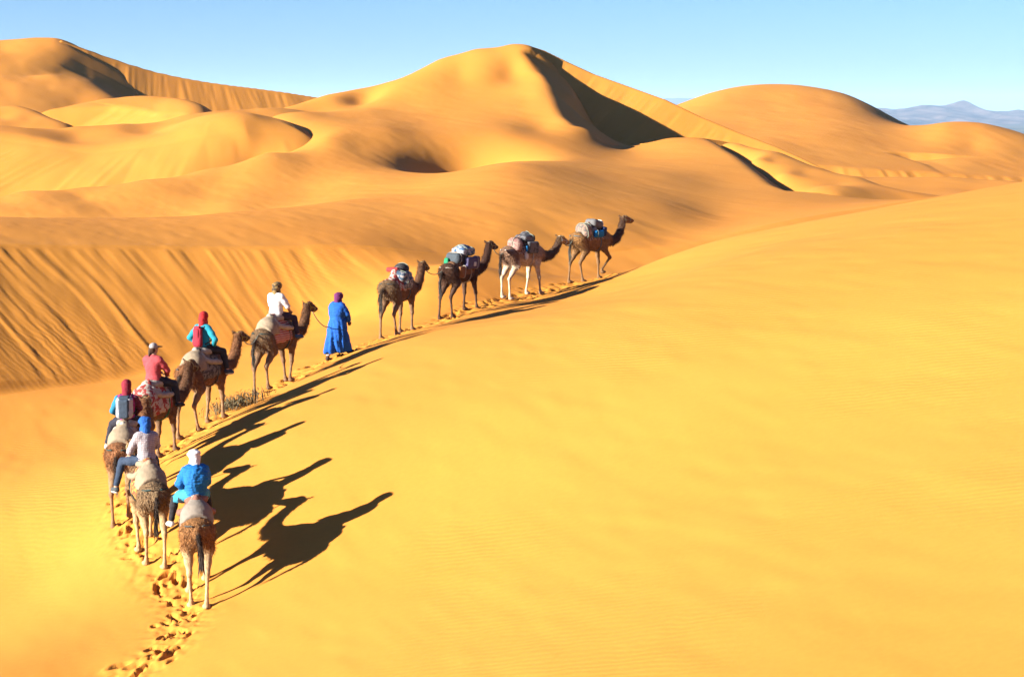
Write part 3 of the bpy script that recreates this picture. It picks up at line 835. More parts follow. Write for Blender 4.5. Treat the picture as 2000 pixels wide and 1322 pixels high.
def add_neck(s, T, hd):
    """hd: (raise, reach, turn, nod) of the head"""
    up, out, turn, nod = hd
    B = T(.68, 0, 1.42)
    def N(x, z, k): return (x+out*k, turn*k*k, z+up*k+(B[2]-1.42))
    s.chain([(*N(.66, 1.42, 0), .200), (*N(.96, 1.28, .1), .152), (*N(1.22, 1.35, .35), .128), (*N(1.40, 1.56, .65), .113), (*N(1.50, 1.79, .9), .100), (*N(1.54, 1.93, 1), .095)], .08)
    c = np.array(N(1.54, 1.98, 1)); R = Matrix.Rotation(nod, 3, 'Y') @ Matrix.Rotation(0, 3, 'Z')
    Rz = Matrix.Rotation(turn*1.1, 3, 'Z')
    def Hd(x, y, z): return c+np.array(Rz @ (R @ Vector((x, y, z))))*1.06
    s.chain([(*Hd(-.02, 0, .0), .092), (*Hd(.12, 0, .02), .088), (*Hd(.28, 0, -.03), .066), (*Hd(.41, 0, -.09), .055)], .04)
    s.chain([(*Hd(.05, 0, -.07), .066), (*Hd(.36, 0, -.135), .042)], .04)
    s.ball(Hd(.43, 0, -.085), (.05, .055, .05), .03)
    s.ball(Hd(.09, 0, .070), (.11, .090, .052), .04)
    for e in (-1, 1):
        s.cone(Hd(-.03, e*.065, .075), Hd(-.065, e*.115, .135), .026, .016, .02)
    return s, Hd

def ramp(x, pts):
    xs = [p[0] for p in pts]; return np.interp(x, xs, [p[1] for p in pts])
def camel(spec):
    """spec: px, py, d, heading, coat dict, feet offsets, pose, head"""
    px, py, d = spec['at']; q = P(px, py, d)
    gz0 = ground_z(q[0], q[1])
    rz = math.pi/2-math.radians(spec['head'])
    cx, sx = math.cos(rz), math.sin(rz)
    S_ = CAMEL_SIZE
    def gl(lx, ly): return (ground_z(q[0]+(lx*cx-ly*sx)*S_, q[1]+(lx*sx+ly*cx)*S_)-gz0)/S_
    off = spec.get('feet', (0, 0, 0, 0))
    base = [(.50, .16), (.50, -.16), (-.66, .14), (-.66, -.14)]
    feet = [(b[0]+o, b[1], gl(b[0]+o, b[1])-.03) for b, o in zip(base, off)]
    zf = (feet[0][2]+feet[1][2])/2; zb = (feet[2][2]+feet[3][2])/2
    slope = (zf-zb)/1.16*0.8; z0 = (zf+zb)/2+.0
    sc = spec.get('size', 1.0)
    def T(x, y, z): return (x, y, z*sc+z0+slope*x)
    root = empty('camel', (q[0], q[1], gz0), rz); root.scale = (S_,)*3
    tor = camel_torso(T)
    s = camel_torso(T)
    add_legs(s, T, feet, spec.get('pose', ((0, 0),)*4))
    s, Hd = add_neck(s, T, spec.get('neck', (0, 0, 0, 0)))
    # tail
    sw = spec.get('tail', 0.03)
    s.chain([(*T(-.90, 0, 1.56), .06), (*T(-.985, sw*.3, 1.42), .042), (*T(-1.0, sw, 1.15), .03), (*T(-.985, sw*1.4, .98), .022)], .04)
    o = solid_mesh('body', s, .023, COAT, root, relax=2, rough=[(.011, 9.0), (.007, 24.0)], seed=spec['n'], soft=lambda v: sstep(.75, 1.2, v[:, 2]-z0)*(1-.6*sstep(1.45, 1.6, v[:, 0]))+.12)
    V = verts_of(o)
    c = spec['coat']; n1 = noise3(V*3.0, spec['n']+3)[:, None]; n2 = noise3(V*9.0, spec['n']+8)[:, None]
    col = np.array(c['base'])[None]*(1+.25*n1+.2*n2)
    z = V[:, 2:3]-z0; x = V[:, 0:1]; yb = V[:, 1:2]
    def blend(col, target, w): return col*(1-w)+np.array(target)[None]*(1+.15*n2)*w
    col = blend(col, c['leg'], sstep(1.25, .75, z+.10*n1)*sstep(1.0, .9, x))
    col = blend(col, c['neck'], sstep(.78, .98, x+.06*n1))
    col = blend(col, c['face'], sstep(1.42, 1.60, x+.05*n1-np.array(spec.get('neck', (0,0,0,0)))[1])*sstep(1.55, 1.72, z))
    if 'belly' in c: col = blend(col, c['belly'], sstep(1.32, 1.15, z+.12*n1)*sstep(.7, .4, x))
    if 'rump' in c: col = blend(col, c['rump'], sstep(-.35, -.55, x+.1*n1)*sstep(1.0, 1.15, z))
    col = blend(col, c.get('tail', (.02, .012, .008)), sstep(-.955, -.985, x)*sstep(1.55, 1.4, z)*sstep(.75, .9, z))
    paint(o, np.clip(col*.95, .004, .9))
    # shaggy hair lying on the hide
    Nn = np.empty(len(o.data.vertices)*3, np.float32); o.data.vertices.foreach_get('normal', Nn); Nn = Nn.reshape(-1, 3)
    rg = np.random.RandomState(spec['n']+50)
    hz_ = V[:, 2]-z0
    wgt = sstep(.85, 1.15, hz_)*(.35+.65*(sstep(.6, .9, V[:, 0])+sstep(-.3, -.6, V[:, 0])+sstep(1.6, 1.8, hz_)))*sstep(1.60, 1.45, V[:, 0]-spec.get('neck', (0, 0, 0, 0))[1])*(1-sstep(1.5, 1.6, hz_)*sstep(-.62, -.5, V[:, 0])*sstep(.6, .45, V[:, 0]))
    ids = rg.choice(len(V), 7000, p=wgt/wgt.sum())
    b0 = V[ids]+rg.normal(0, .006, (len(ids), 3)); nn = Nn[ids]
    dr = nn*rg.uniform(.25, .8, (len(ids), 1))+np.array((-.35, 0, -.9))+rg.normal(0, .35, (len(ids), 3)); dr /= np.linalg.norm(dr, axis=1)[:, None]
    ln = rg.uniform(.03, .075, (len(ids), 1)); sd_ = np.cross(dr, nn); sd_ /= np.linalg.norm(sd_, axis=1)[:, None]+1e-9
    hv_ = np.stack([b0-sd_*.006, b0+sd_*.006, b0+dr*ln+nn*.012], 1).reshape(-1, 3)
    fo = new_mesh('fur', hv_, np.arange(len(hv_)).reshape(-1, 3), COAT, parent=root)
    paint(fo, np.repeat(np.clip(col[ids]*1.0*rg.uniform(.45, 1.75, (len(ids), 1)), .004, .9), 3, axis=0))
    # tail tuft of long hair
    rs = random.Random(spec['n']*7+1)
    a = np.array(T(-1.0, sw, 1.12)); vv, ff = [], []
    for k in range(46):
        t0 = a+np.array((rs.uniform(-.025, .025), rs.uniform(-.03, .03), rs.uniform(-.14, .25)))
        t1 = t0+np.array((rs.uniform(-.05, .06), rs.uniform(-.07, .07), -rs.uniform(.22, .42)))
        m = (t0+t1)/2+np.array((-.02, 0, .0)); w = np.array((rs.uniform(-.5, .5), 1, 0)); w = w/np.linalg.norm(w)*.011
        u = np.array((1, rs.uniform(-.3, .3), 0))*.008
        b = len(vv); vv += [t0-w, t0+w, m-w*.9+u, m+w*.9+u, t1]
        ff += [(b, b+1, b+3, b+2), (b+2, b+3, b+4, b+4)]
    me = bpy.data.meshes.new('tail_tuft'); me.from_pydata([tuple(v) for v in vv], [], [tuple(dict.fromkeys(f)) for f in ff])
    me.materials.append(cloth('tail_hair_%d' % spec['n'], c.get('tuft', (.03, .018, .012)), var=.3))
    to = bpy.data.objects.new('tail_tuft', me); COL.objects.link(to); to.parent = root
    for e in (-1, 1):
        es = Solid().ball(Hd(.155, e*.072, .035), (.018, .014, .018))
        solid_mesh('eye', es, .006, EYE, root, relax=0)
    # halter: nose band, cheek strap, poll strap
    hm = cloth('halter_%d' % spec['n'], spec.get('halter', (.28, .24, .12)), scale=60)
    def ring(cx_, rz_, rx_=.0, zc=-.05, ry=.082, tilt=.2):
        an = np.linspace(0, 2*np.pi, 17)
        return [Hd(cx_+tilt*rz_*math.sin(t)*.6, ry*math.cos(t), zc+rz_*math.sin(t)) for t in an]
    tube_mesh('halter_noseband', ring(.27, .088, zc=-.055, ry=.078), .012, hm, root)
    tube_mesh('halter_pollstrap', ring(.02, .115, zc=-.02, ry=.105, tilt=-.5), .012, hm, root)
    for e in (-1, 1):
        tube_mesh('halter_cheekstrap', [Hd(.02, e*.106, -.02), Hd(.14, e*.098, -.03), Hd(.27, e*.08, -.05)], .011, hm, root)
    tag(root, spec['label'], 'camel', 'camels of the caravan')
    M = Matrix.Translation((q[0], q[1], gz0)) @ Matrix.Rotation(rz, 4, 'Z') @ Matrix.Scale(S_, 4)
    return dict(root=root, T=T, torso=tor, Hd=Hd, M=M, loc=(q[0], q[1], gz0), rz=rz, n=spec['n'], skin=s)

def around(c, x, a0, a1, n=24, lift=.02, zc=1.42, dx=0.0):
    """line over the camel's barrel at station x from angle a0 to a1 (0 = up), lying on the hide"""
    out = []
    for i in range(n+1):
        a = a0+(a1-a0)*i/max(n, 1)
        o = np.array(c['T'](x+dx*i/max(n, 1), 0, zc)); dr = np.array((0, -math.sin(a), math.cos(a)))
        t = np.linspace(.02, .9, 120); Q = o+t[:, None]*dr
        f = c['torso'].field(Q); k = np.argmax(f > 0) if (f > 0).any() else -1
        out.append(o+dr*(t[k]+lift))
    return out
def on_hide(c, pts, lift=.02):
    """push points (x, angle) out to the hide"""
    P_ = np.array(pts, float); t = np.linspace(0, len(P_)-1, 16)
    return [around(c, np.interp(u, range(len(P_)), P_[:, 0]), *[np.interp(u, range(len(P_)), P_[:, 1])]*2, 0, lift)[0] for u in t]
# ------------------------------------------------------------------ saddles and loads
def frame_of(c, name):
    o = empty(name, c['loc'], c['rz']); o.scale = (CAMEL_SIZE,)*3; return o
def saddle(c, spec):
    T = c['T']; n = c['n']
    root = frame_of(c, 'camel_saddle')
    tz = T(0, 0, 0)[2]; k = (T(1, 0, 0)[2]-tz)
    def zz(Q): return Q[..., 2]-tz-k*Q[..., 0]
    x0, x1, zb = spec.get('blanket', (-.54, .36, 1.24))
    bl = spec['blanket_mat']
    def clip_b(Q):
        z = zz(Q); wav = .02*np.sin(Q[..., 0]*19+n)+.012*np.sin(Q[..., 1]*23)
        return np.maximum(np.maximum(x0-Q[..., 0], Q[..., 0]-x1), zb+wav-z)
    bo = solid_mesh('blanket', c['torso'], .02, bl, root, clip=clip_b, grow=.030, rough=[(.008, 9.0)], seed=n)
    if spec.get('cushion'):
        cu = Solid()
        cu.p = list(c['torso'].p)
        cu.ball(T(-.40, 0, 1.66), (.20, .25, .24), .08)
        def clip_c(Q):
            z = zz(Q); x = Q[..., 0]
            return np.maximum(np.maximum(-.66-.30*(z-1.75)-x, x+.26), 1.49+.35*np.abs(Q[..., 1])**2-z)
        solid_mesh('rear_cushion', cu, .02, spec['cushion'], root, clip=clip_c, grow=.062, relax=5, rough=[(.006, 8.0)], seed=n+4)
        rim = [around(c, x, a, a, 0, .075, zc=1.45)[0] for x, a in [(.30, -1.25), (.12, -1.1), (-.08, -.95), (-.22, -.72), (-.27, -.4)]]
        rim2 = [np.array((p[0], -p[1], p[2])) for p in rim[::-1]]
        top = [np.array(T(-.30, 0, 1.98))]
        rs = Solid().chain([(*p, .062) for p in rim+top+rim2], .05)
        solid_mesh('seat_roll', rs, .02, spec['roll'], root, relax=3, rough=[(.005, 12.0)], seed=n+5)
        solid_mesh('seat_pad', Solid().ball(T(.05, 0, 1.88), (.34, .23, .13), .05), .025, spec['roll'], root, relax=2, rough=[(.01, 7.0)], seed=n+6)
    st = spec.get('strap', ROPE)
    tube_mesh('girth_strap', around(c, .20, -math.pi, math.pi, 40, .022), .017, st, root)
    for e in (-1, 1):
        tube_mesh('crupper_strap', on_hide(c, [(-.50, e*1.15), (-.62, e*1.05), (-.74, e*.95), (-.84, e*.75), (-.90, e*.4)], .05), .015, st, root)
        if spec.get('dangle'):
            a = on_hide(c, [(-.52, e*1.2)], .03)[0]
            tube_mesh('hanging_cord', [a, a+np.array((-.03, e*.03, -.12)), a+np.array((-.05, e*.04, -.26)), a+np.array((-.02, e*.05, -.36))], .018, spec['dangle'], root, taper=[.012, .016, .022, .026])
    tag(root, spec['label'], 'saddle', 'camel saddles')
    return root

def bundle(c, name, label, category, group, forms, mat, straps=(), strap_mat=None, rough=.012, vox=.02, relax=3, extra=()):
    """a piece of luggage on a camel: one skin with its own straps"""
    root = frame_of(c, name)
    s = Solid()
    for f in forms:
        kind, ctr, size, rot, k = f
        R = None if rot is None else Matrix.Rotation(rot[0], 3, 'Z') @ Matrix.Rotation(rot[1], 3, 'X') @ Matrix.Rotation(rot[2], 3, 'Y')
        if kind == 'slab': s.slab(c['T'](*ctr), size, min(size)*.75, k, R)
        else: s.ball(c['T'](*ctr), size, k, R)
    o = solid_mesh('cover', s, vox, mat, root, relax=relax, rough=[(rough, 7.0), (rough*.5, 17.0)], seed=len(label))
    ctr = np.array(c['T'](*forms[0][1])); 
    for (ax_, off, r) in straps:
        # strap ring round the bundle, found by marching out to its skin
        pts = []
        for a in np.linspace(0, 2*np.pi, 25):
            dr = np.array((0, math.cos(a), math.sin(a))) if ax_ == 'x' else np.array((math.cos(a), 0, math.sin(a)))
            o0 = ctr+(np.array((off, 0, 0)) if ax_ == 'x' else np.array((0, off, 0)))
            t = np.linspace(0, .7, 100); f = s.field(o0+t[:, None]*dr); kx = np.argmax(f > 0)
            pts.append(o0+dr*(t[kx]+.008))
        tube_mesh('strap', pts, r, strap_mat or ROPE, root)
    for (nm, forms2, m2) in extra:
        s2 = Solid()
        for kind, ct, size, rot, k in forms2:
            R = None if rot is None else Matrix.Rotation(rot[0], 3, 'Z') @ Matrix.Rotation(rot[1], 3, 'X') @ Matrix.Rotation(rot[2], 3, 'Y')
            if kind == 'slab': s2.slab(c['T'](*ct), size, min(size)*.6, k, R)
            else: s2.ball(c['T'](*ct), size, k, R)
        solid_mesh(nm, s2, .014, m2, root, relax=2, rough=[(.004, 15.0)])
    tag(root, label, category, group)
    return root
# ------------------------------------------------------------------ people
def hand(s, w, u, side, curl=0.6):
    """palm, four unequal fingers and a thumb; w wrist, u pointing direction, side +1 left"""
    u = np.array(u, float); u /= np.linalg.norm(u)
    lat = np.cross(u, (0, 0, 1.0)); lat = lat/(np.linalg.norm(lat)+1e-9)*side
    dn = np.cross(lat, u)*side; dn = dn if dn[2] < 0 else -dn
    pc = w+u*.052
    s.chain([(*w, .026), (*pc, .032)], .02)
    s.ball(pc+u*.012, (.040, .040, .026), .02)
    for i, (o, ln) in enumerate([(-.036, .066), (-.012, .078), (.012, .073), (.036, .056)]):
        b = pc+u*.040+lat*o
        m = b+u*ln*.5+dn*ln*.30*curl
        e = m+u*ln*.38*(1-.5*curl)+dn*ln*.55*curl
        s.chain([(*b, .0105), (*m, .0095), (*e, .0085)], .006)
    t0 = pc-u*.018-lat*.034
    s.chain([(*t0, .013), (*(t0-lat*.026+u*.03+dn*.012), .011), (*(t0-lat*.022+u*.062+dn*.03), .0095)], .010)

def person(root_loc, rz, sp, name='person'):
    """seated or walking figure; sp holds joints in the figure's own frame (x ahead, y left, z up)"""
    root = empty(name, root_loc, rz)
    l = sp.get('lean', 0.0); J = sp['joints']; hy = sp.get('headturn', 0.0); nod = sp.get('nod', 0.0)
    hb = sp.get('hip', (0, 0, .11)); hb = np.array(hb, float)
    def U(x, y, z): return hb+np.array((x+l*max(0, z)*1.6, y, z))
    Rh = Matrix.Rotation(hy, 3, 'Z') @ Matrix.Rotation(nod, 3, 'Y')
    hc = U(.03, 0, .655)
    def Hh(x, y, z): return hc+np.array(Rh @ Vector((x, y, z)))
    def trunk(s, g=0.0):
        s.ball(U(0, 0, 0), (.125+g, .165+g, .12+g), .06)
        s.ball(U(-.005, 0, .17), (.105+g, .140+g, .15+g), .08)
        s.ball(U(-.005, 0, .335), (.118+g, .165+g, .16+g), .08)
        s.cone(U(-.01, .125, .435), U(-.01, -.125, .435), .062+g, .062+g, .06)
        s.cone(U(-.01, 0, .44), U(.005, 0, .55), .068+g*.6, .058+g*.4, .04)
    def arm(s, e, g=0.0, to=1.0):
        sh = U(-.01, e*.175, .425); el, wr = (np.array(v, float) for v in J['arm_l' if e > 0 else 'arm_r'])
        s.chain([(*sh, .056+g), (*(sh+(el-sh)*.5), .050+g), (*el, .042+g)], .04)
        if to > 1: s.chain([(*el, .042+g), (*(el+(wr-el)*(to-1)), .034+g)], .03)
        elif to < 1: pass
        return sh, el, wr
    def leg(s, e, g=0.0, to=1.0):
        hp = hb+np.array((.02, e*.09, -.02)); kn, an = (np.array(v, float) for v in J['leg_l' if e > 0 else 'leg_r'])
        s.chain([(*hp, .098+g), (*(hp+(kn-hp)*.5), .080+g), (*kn, .058+g)], .06)
        s.chain([(*kn, .058+g), (*(kn+(an-kn)*.3), .056+g), (*(kn+(an-kn)*to), .040+g*1.2)], .04)
        return hp, kn, an
    # the body: one skin
    b = Solid(); trunk(b)
    b.cone(U(0, 0, .52), Hh(-.01, 0, -.06), .052, .050, .03)
    b.ball(Hh(0, 0, .03), (.098, .076, .100), .03); b.ball(Hh(.035, 0, -.045), (.062, .056, .066), .03)
    b.cone(Hh(.092, 0, .025), Hh(.112, 0, -.015), .011, .015, .012)                     # nose
    b.ball(Hh(.084, 0, -.055), (.018, .026, .010), .008)                                # lips
    for e in (-1, 1):
        b.ball(Hh(.0, e*.077, .0), (.022, .010, .032), .008)                            # ears
        b.ball(Hh(.080, e*.033, .030), (.014, .016, .010), .006)                        # brow and lid
        sh, el, wr = arm(b, e, 0, 2.0)
        hand(b, wr, wr-el if 'hand' not in sp else sp['hand'], e, sp.get('curl', .7))
        hp, kn, an = leg(b, e)
        ft = J['foot_l' if e > 0 else 'foot_r'] if 'foot_l' in J else None
        fd = np.array(ft if ft is not None else (1, e*.15, -.1), float); fd /= np.linalg.norm(fd)
        b.chain([(*an, .038), (*(an+np.array((0, 0, -.05))), .038), (*(an+np.array((0, 0, -.06))+fd*.15), .030)], .03)
    solid_mesh('body', b, .0095, sp.get('skin', SKIN), root, relax=1)
    if sp.get('brows', True):
        for e in (-1, 1): solid_mesh('eye', Solid().ball(Hh(.088, e*.033, .018), (.009, .012, .008)), .004, EYE, root, relax=0)
    # clothes
    up = Solid(); trunk(up, .016+sp.get('loose', 0))
    sl = sp.get('sleeve', 2.0)
    for e in (-1, 1):
        ts = sl[0] if e > 0 else sl[1]
        if isinstance(sp.get('sleeve_mat'), type(None)):
            arm(up, e, .014+sp.get('loose', 0)*.6, ts)
            if ts < 1: pass
    for f in sp.get('drape', ()): up.p.append(('e', hb+np.array(f[0], float), np.array(f[1], float), None, 0, f[2]))
    for f in sp.get('skirt', ()): up.cone(np.array(f[0], float), np.array(f[1], float), f[2], f[3], f[4])
    neck_z = hb[2]+.545; hem = sp.get('hem', hb[2]-.04)
    def clip_u(Q):
        return np.maximum(Q[..., 2]-neck_z-.25*l*0, hem+.015*np.sin(Q[..., 1]*30)-Q[..., 2])
    folds = sp.get('folds', .007)
    solid_mesh(sp.get('top_name', 'shirt'), up, .013, sp['top'], root, clip=clip_u, relax=1, rough=[(folds, 11.0), (folds*.6, 23.0)], seed=sp['n'])
    if sp.get('pleat'):
        to_ = root.children[-1]; V = verts_of(to_); Nv = np.empty(len(V)*3, np.float32); to_.data.vertices.foreach_get('normal', Nv); Nv = Nv.reshape(-1, 3)
        an_ = np.arctan2(V[:, 1], V[:, 0])+.5*V[:, 2]; am = sp['pleat']*sstep(hb[2]+.35, hb[2]-.6, V[:, 2])
        V = V+Nv*(am*(np.sin(an_*8+2*noise2(V[:, 2]*3, an_, 5))+.5*np.sin(an_*13+1)))[:, None]
        to_.data.vertices.foreach_set('co', V.astype(np.float32).ravel()); to_.data.update()
    if sp.get('sleeve_mat') is not None:
        for e in (-1, 1):
            a = Solid(); arm(a, e, .017, sl[0] if e > 0 else sl[1])
            solid_mesh('sleeve', a, .013, sp['sleeve_mat'][0 if e > 0 else 1], root, relax=1, rough=[(.005, 14.0)], seed=sp['n'])
    if sp.get('trousers') is not None:
        tr = Solid(); tr.ball(U(0, 0, -.01), (.137, .178, .125), .06)
        for e in (-1, 1): leg(tr, e, .014, sp.get('leg_to', .93))
        solid_mesh('trousers', tr, .014, sp['trousers'], root, relax=1, rough=[(.006, 12.0), (.004, 25.0)], seed=sp['n']+2, clip=lambda Q: Q[..., 2]-hb[2]-.07)
    if sp.get('shoes') is not None:
        for e in (-1, 1):
            an = np.array(J['leg_l' if e > 0 else 'leg_r'][1], float)
            ft = J['foot_l' if e > 0 else 'foot_r'] if 'foot_l' in J else (1, e*.15, -.1)
            fd = np.array(ft, float); fd /= np.linalg.norm(fd)
            so = Solid().chain([(*(an+np.array((0, 0, -.03))), .047), (*(an+np.array((0, 0, -.065))-fd*.02), .048), (*(an+np.array((0, 0, -.068))+fd*.11), .044), (*(an+np.array((0, 0, -.078))+fd*.18), .034)], .03)
            sh_o = solid_mesh('shoe', so, .011, sp['shoes'], root, relax=1)
            if sp.get('sole') is not None:
                sb = Solid().chain([(*(an+np.array((0, 0, -.105))-fd*.02), .030), (*(an+np.array((0, 0, -.105))+fd*.10), .032), (*(an+np.array((0, 0, -.105))+fd*.185), .024)], .02)
                solid_mesh('shoe_sole', sb, .010, sp['sole'], sh_o, relax=1)
    # headgear
    hg = sp['head'][0]; hm = sp['head'][1]
    if hg in ('turban', 'scarf'):
        h = Solid()
        h.ball(Hh(-.005, 0, .055), (.118, .098, .098), .03)
        h.ball(Hh(-.045, 0, .0), (.080, .086, .11), .05)
        if hg == 'turban':
            for kx, (z, r, ti) in enumerate([(.035, .034, .35), (.075, .036, -.25), (.105, .030, .15)]):
                an = np.linspace(0, 2*np.pi, 13)
                rr = (.092, .082) if kx < 2 else (.07, .06)
                h.chain([(*Hh(-.005+rr[0]*math.cos(t), rr[1]*math.sin(t), z+ti*.06*math.sin(t+kx)), r) for t in an], .012)
        else:
            h.ball(Hh(-.02, 0, .10), (.085, .075, .06), .04)
        h.chain([(*Hh(-.06, 0, -.05), .075), (*U(-.03, 0, .50), .085)], .06)
        h.chain([(*Hh(.02, .055, -.09), .04), (*U(.03, 0, .515), .075)], .05); h.chain([(*Hh(.02, -.055, -.09), .04), (*U(.03, 0, .515), .075)], .05)
        ho = solid_mesh('headscarf' if hg == 'scarf' else 'turban', h, .012, hm, root, relax=1, rough=[(.007, 16.0), (.005, 30.0)], seed=sp['n']+7)
        if len(sp['head']) > 2:
            tl = Solid().chain([(*Hh(-.09, .02, .02), .035), (*U(-.12, .03, .44), .045), (*U(-.14, .05, .30), .035)], .04)
            solid_mesh('scarf_tail', tl, .012, sp['head'][2], ho, relax=1, rough=[(.006, 18.0)])
    else:
        h = Solid().ball(Hh(-.005, 0, .055), (.108, .088, .088), .03)
        zc = Hh(0, 0, .035)[2]
        co = solid_mesh('cap', h, .011, hm, root, relax=1, clip=lambda Q: zc-.01-Q[..., 2])
        v = Solid().slab(Hh(.135, 0, .045), (.065, .07, .010), .009, .02, Rh)
        solid_mesh('cap_visor', v, .008, sp['head'][2], co, relax=1)
        hr = Solid().ball(Hh(-.015, 0, .02), (.100, .084, .085), .03).ball(Hh(-.06, 0, -.05), (.05, .065, .075), .04).cone(Hh(-.10, 0, -.02), Hh(-.13, 0, -.14), .035, .02, .03)
        solid_mesh('hair', hr, .011, sp['head'][3], root, relax=1, rough=[(.004, 30.0)], clip=lambda Q: (Q-hc)@np.array(Rh @ Vector((1, 0, 0)))-.045)
    tag(root, sp['label'], 'person', sp.get('group'))
    return root, U, Hh

RIDE = dict(arm_l=[(.10, .25, .22+.1), (.30, .12, .17)], arm_r=[(.10, -.25, .22+.1), (.30, -.12, .17)],
            leg_l=[(.36, .29, -.02), (.40, .36, -.42)], leg_r=[(.36, -.29, -.02), (.40, -.36, -.42)])

def backpack(loc, rz, U, label, body_mat, side_mat, strap_mat, w=.16, h=.25, dpt=.10, name='backpack', z=.25, tilt=0.0):
    root = empty(name, loc, rz)
    back = -.135-dpt
    s = Solid().slab(U(back+.01, 0, z), (dpt, w, h), .07, .03).ball(U(back-.02, 0, z-h*.45), (dpt*1.05, w*.95, h*.5), .05)
    b = solid_mesh('pack_body', s, .013, side_mat, root, relax=2, rough=[(.005, 14.0)])
    f = Solid().slab(U(back-dpt*.72, 0, z-.01), (dpt*.55, w*.66, h*.90), .045, .03)
    solid_mesh('front_pocket', f, .012, body_mat, root, relax=2, rough=[(.004, 16.0)])
    solid_mesh('top_lid', Solid().slab(U(back, 0, z+h*.92), (dpt*.9, w*.7, .04), .035, .03), .012, body_mat, root, relax=2)
    for e in (-1, 1):
        tube_mesh('shoulder_strap', [U(-.13, e*.09, z+h*.75), U(-.09, e*.115, .475), U(.02, e*.12, .505), U(.115, e*.125, .43), U(.145, e*.13, .30), U(.08, e*.17, .15), U(-.10, e*.15, z-h*.7)], .019, strap_mat, root)
    tag(root, label, 'backpack')
    return root
# ---- placement
GOLD = dict(base=(.20, .10, .035), leg=(.36, .26, .15), neck=(.13, .06, .022), face=(.17, .10, .05), tuft=(.035, .025, .018), rump=(.18, .085, .03))
GREY = dict(base=(.15, .09, .042), leg=(.33, .23, .12), neck=(.12, .065, .03), face=(.19, .11, .05), tuft=(.05, .04, .028), rump=(.15, .10, .055))
BROWN = dict(base=(.145, .062, .025), leg=(.19, .115, .06), neck=(.15, .066, .028), face=(.08, .04, .018), tuft=(.035, .028, .02))
UMBER = dict(base=(.115, .06, .03), leg=(.14, .085, .048), neck=(.09, .042, .02), face=(.075, .04, .016), tuft=(.03, .025, .02), rump=(.12, .075, .04))
DARK = dict(base=(.048, .020, .010), leg=(.055, .028, .016), neck=(.042, .017, .009), face=(.05, .026, .013), tuft=(.03, .026, .025))
PIED = dict(base=(.27, .18, .115), leg=(.20, .16, .13), neck=(.055, .030, .018), face=(.26, .17, .07), tuft=(.02, .015, .012), belly=(.42, .34, .26), rump=(.15, .09, .06))
TAWNY = dict(base=(.19, .10, .034), leg=(.14, .08, .036), neck=(.055, .028, .016), face=(.17, .095, .045), tuft=(.05, .045, .035))
Z4 = ((0, 0),)*4
LIFT_FR = ((0, 0), (.16, .9), (0, 0), (0, 0))
CAMELS = [
 dict(n=1, at=(387, 1172, 32.6), head=-11, coat=GOLD, feet=(-.16, .14, .18, -.20), neck=(-.05, .05, .15, .12), tail=-.05, label='golden brown camel last in the line, nearest, carrying the white-turbaned rider'),
 dict(n=2, at=(291, 1076, 34.7), head=-22, coat=GREY, feet=(-.22, .16, .22, -.20), neck=(-.1, 0, 0, .1), tail=.03, label='greyish brown camel carrying the rider in a blue turban and jeans'),
 dict(n=3, at=(252, 988, 37.3), head=3, coat=BROWN, feet=(.1, -.1, -.12, .1), neck=(0, 0, 0, 0), tail=.0, label='brown camel under the rider with the grey and white backpack'),
 dict(n=4, at=(303, 903, 39.8), head=22, coat=UMBER, feet=(-.1, .12, .1, -.12), neck=(.0, 0, 0, .12), tail=.02, label='dark brown camel carrying the rider in the pink jacket'),
 dict(n=5, at=(399, 829, 42.1), head=25, coat=BROWN, feet=(-.12, .10, -.22, .20), neck=(0, 0, 0, 0), tail=.06, halter=(.35, .27, .05), label='reddish brown camel carrying the rider in turquoise with a red headscarf'),
 dict(n=6, at=(541, 753, 46.5), head=27, coat=UMBER, feet=(.16, -.08, -.16, .10), pose=((0, 0), (0, 0), (0, 0), (.05, .3)), neck=(-.02, -.03, 0, .05), tail=.06, halter=(.35, .28, .03), label='brown camel led by the guide, carrying the white-shirted rider'),
 dict(n=7, at=(779, 650, 52.0), head=24, coat=UMBER, feet=(-.10, .08, -.22, .24), neck=(-.04, .0, 0, .08), tail=.08, label='dark brown pack camel with red and white blanket, just ahead of the guide'),
 dict(n=8, at=(899, 611, 55.0), head=34, coat=DARK, feet=(-.05, .20, -.26, .04), neck=(.04, .05, 0, .02), tail=.05, label='almost black pack camel loaded with blue and violet bags'),
 dict(n=9, at=(1021, 578, 57.5), head=46, coat=PIED, feet=(-.16, .18, -.14, -.05), neck=(-.20, .18, 0, .12), tail=.02, halter=(.5, .48, .42), label='piebald pack camel with white belly and pale head'),
 dict(n=10, at=(1154, 546, 60.0), head=48, coat=TAWNY, feet=(.05, .16, -.24, .14), pose=LIFT_FR, neck=(.02, .02, 0, -.05), tail=.0, label='tawny pack camel leading the caravan with one foreleg raised'),
]
C_ = {}
for sp_ in CAMELS: C_[sp_['n']] = camel(sp_)

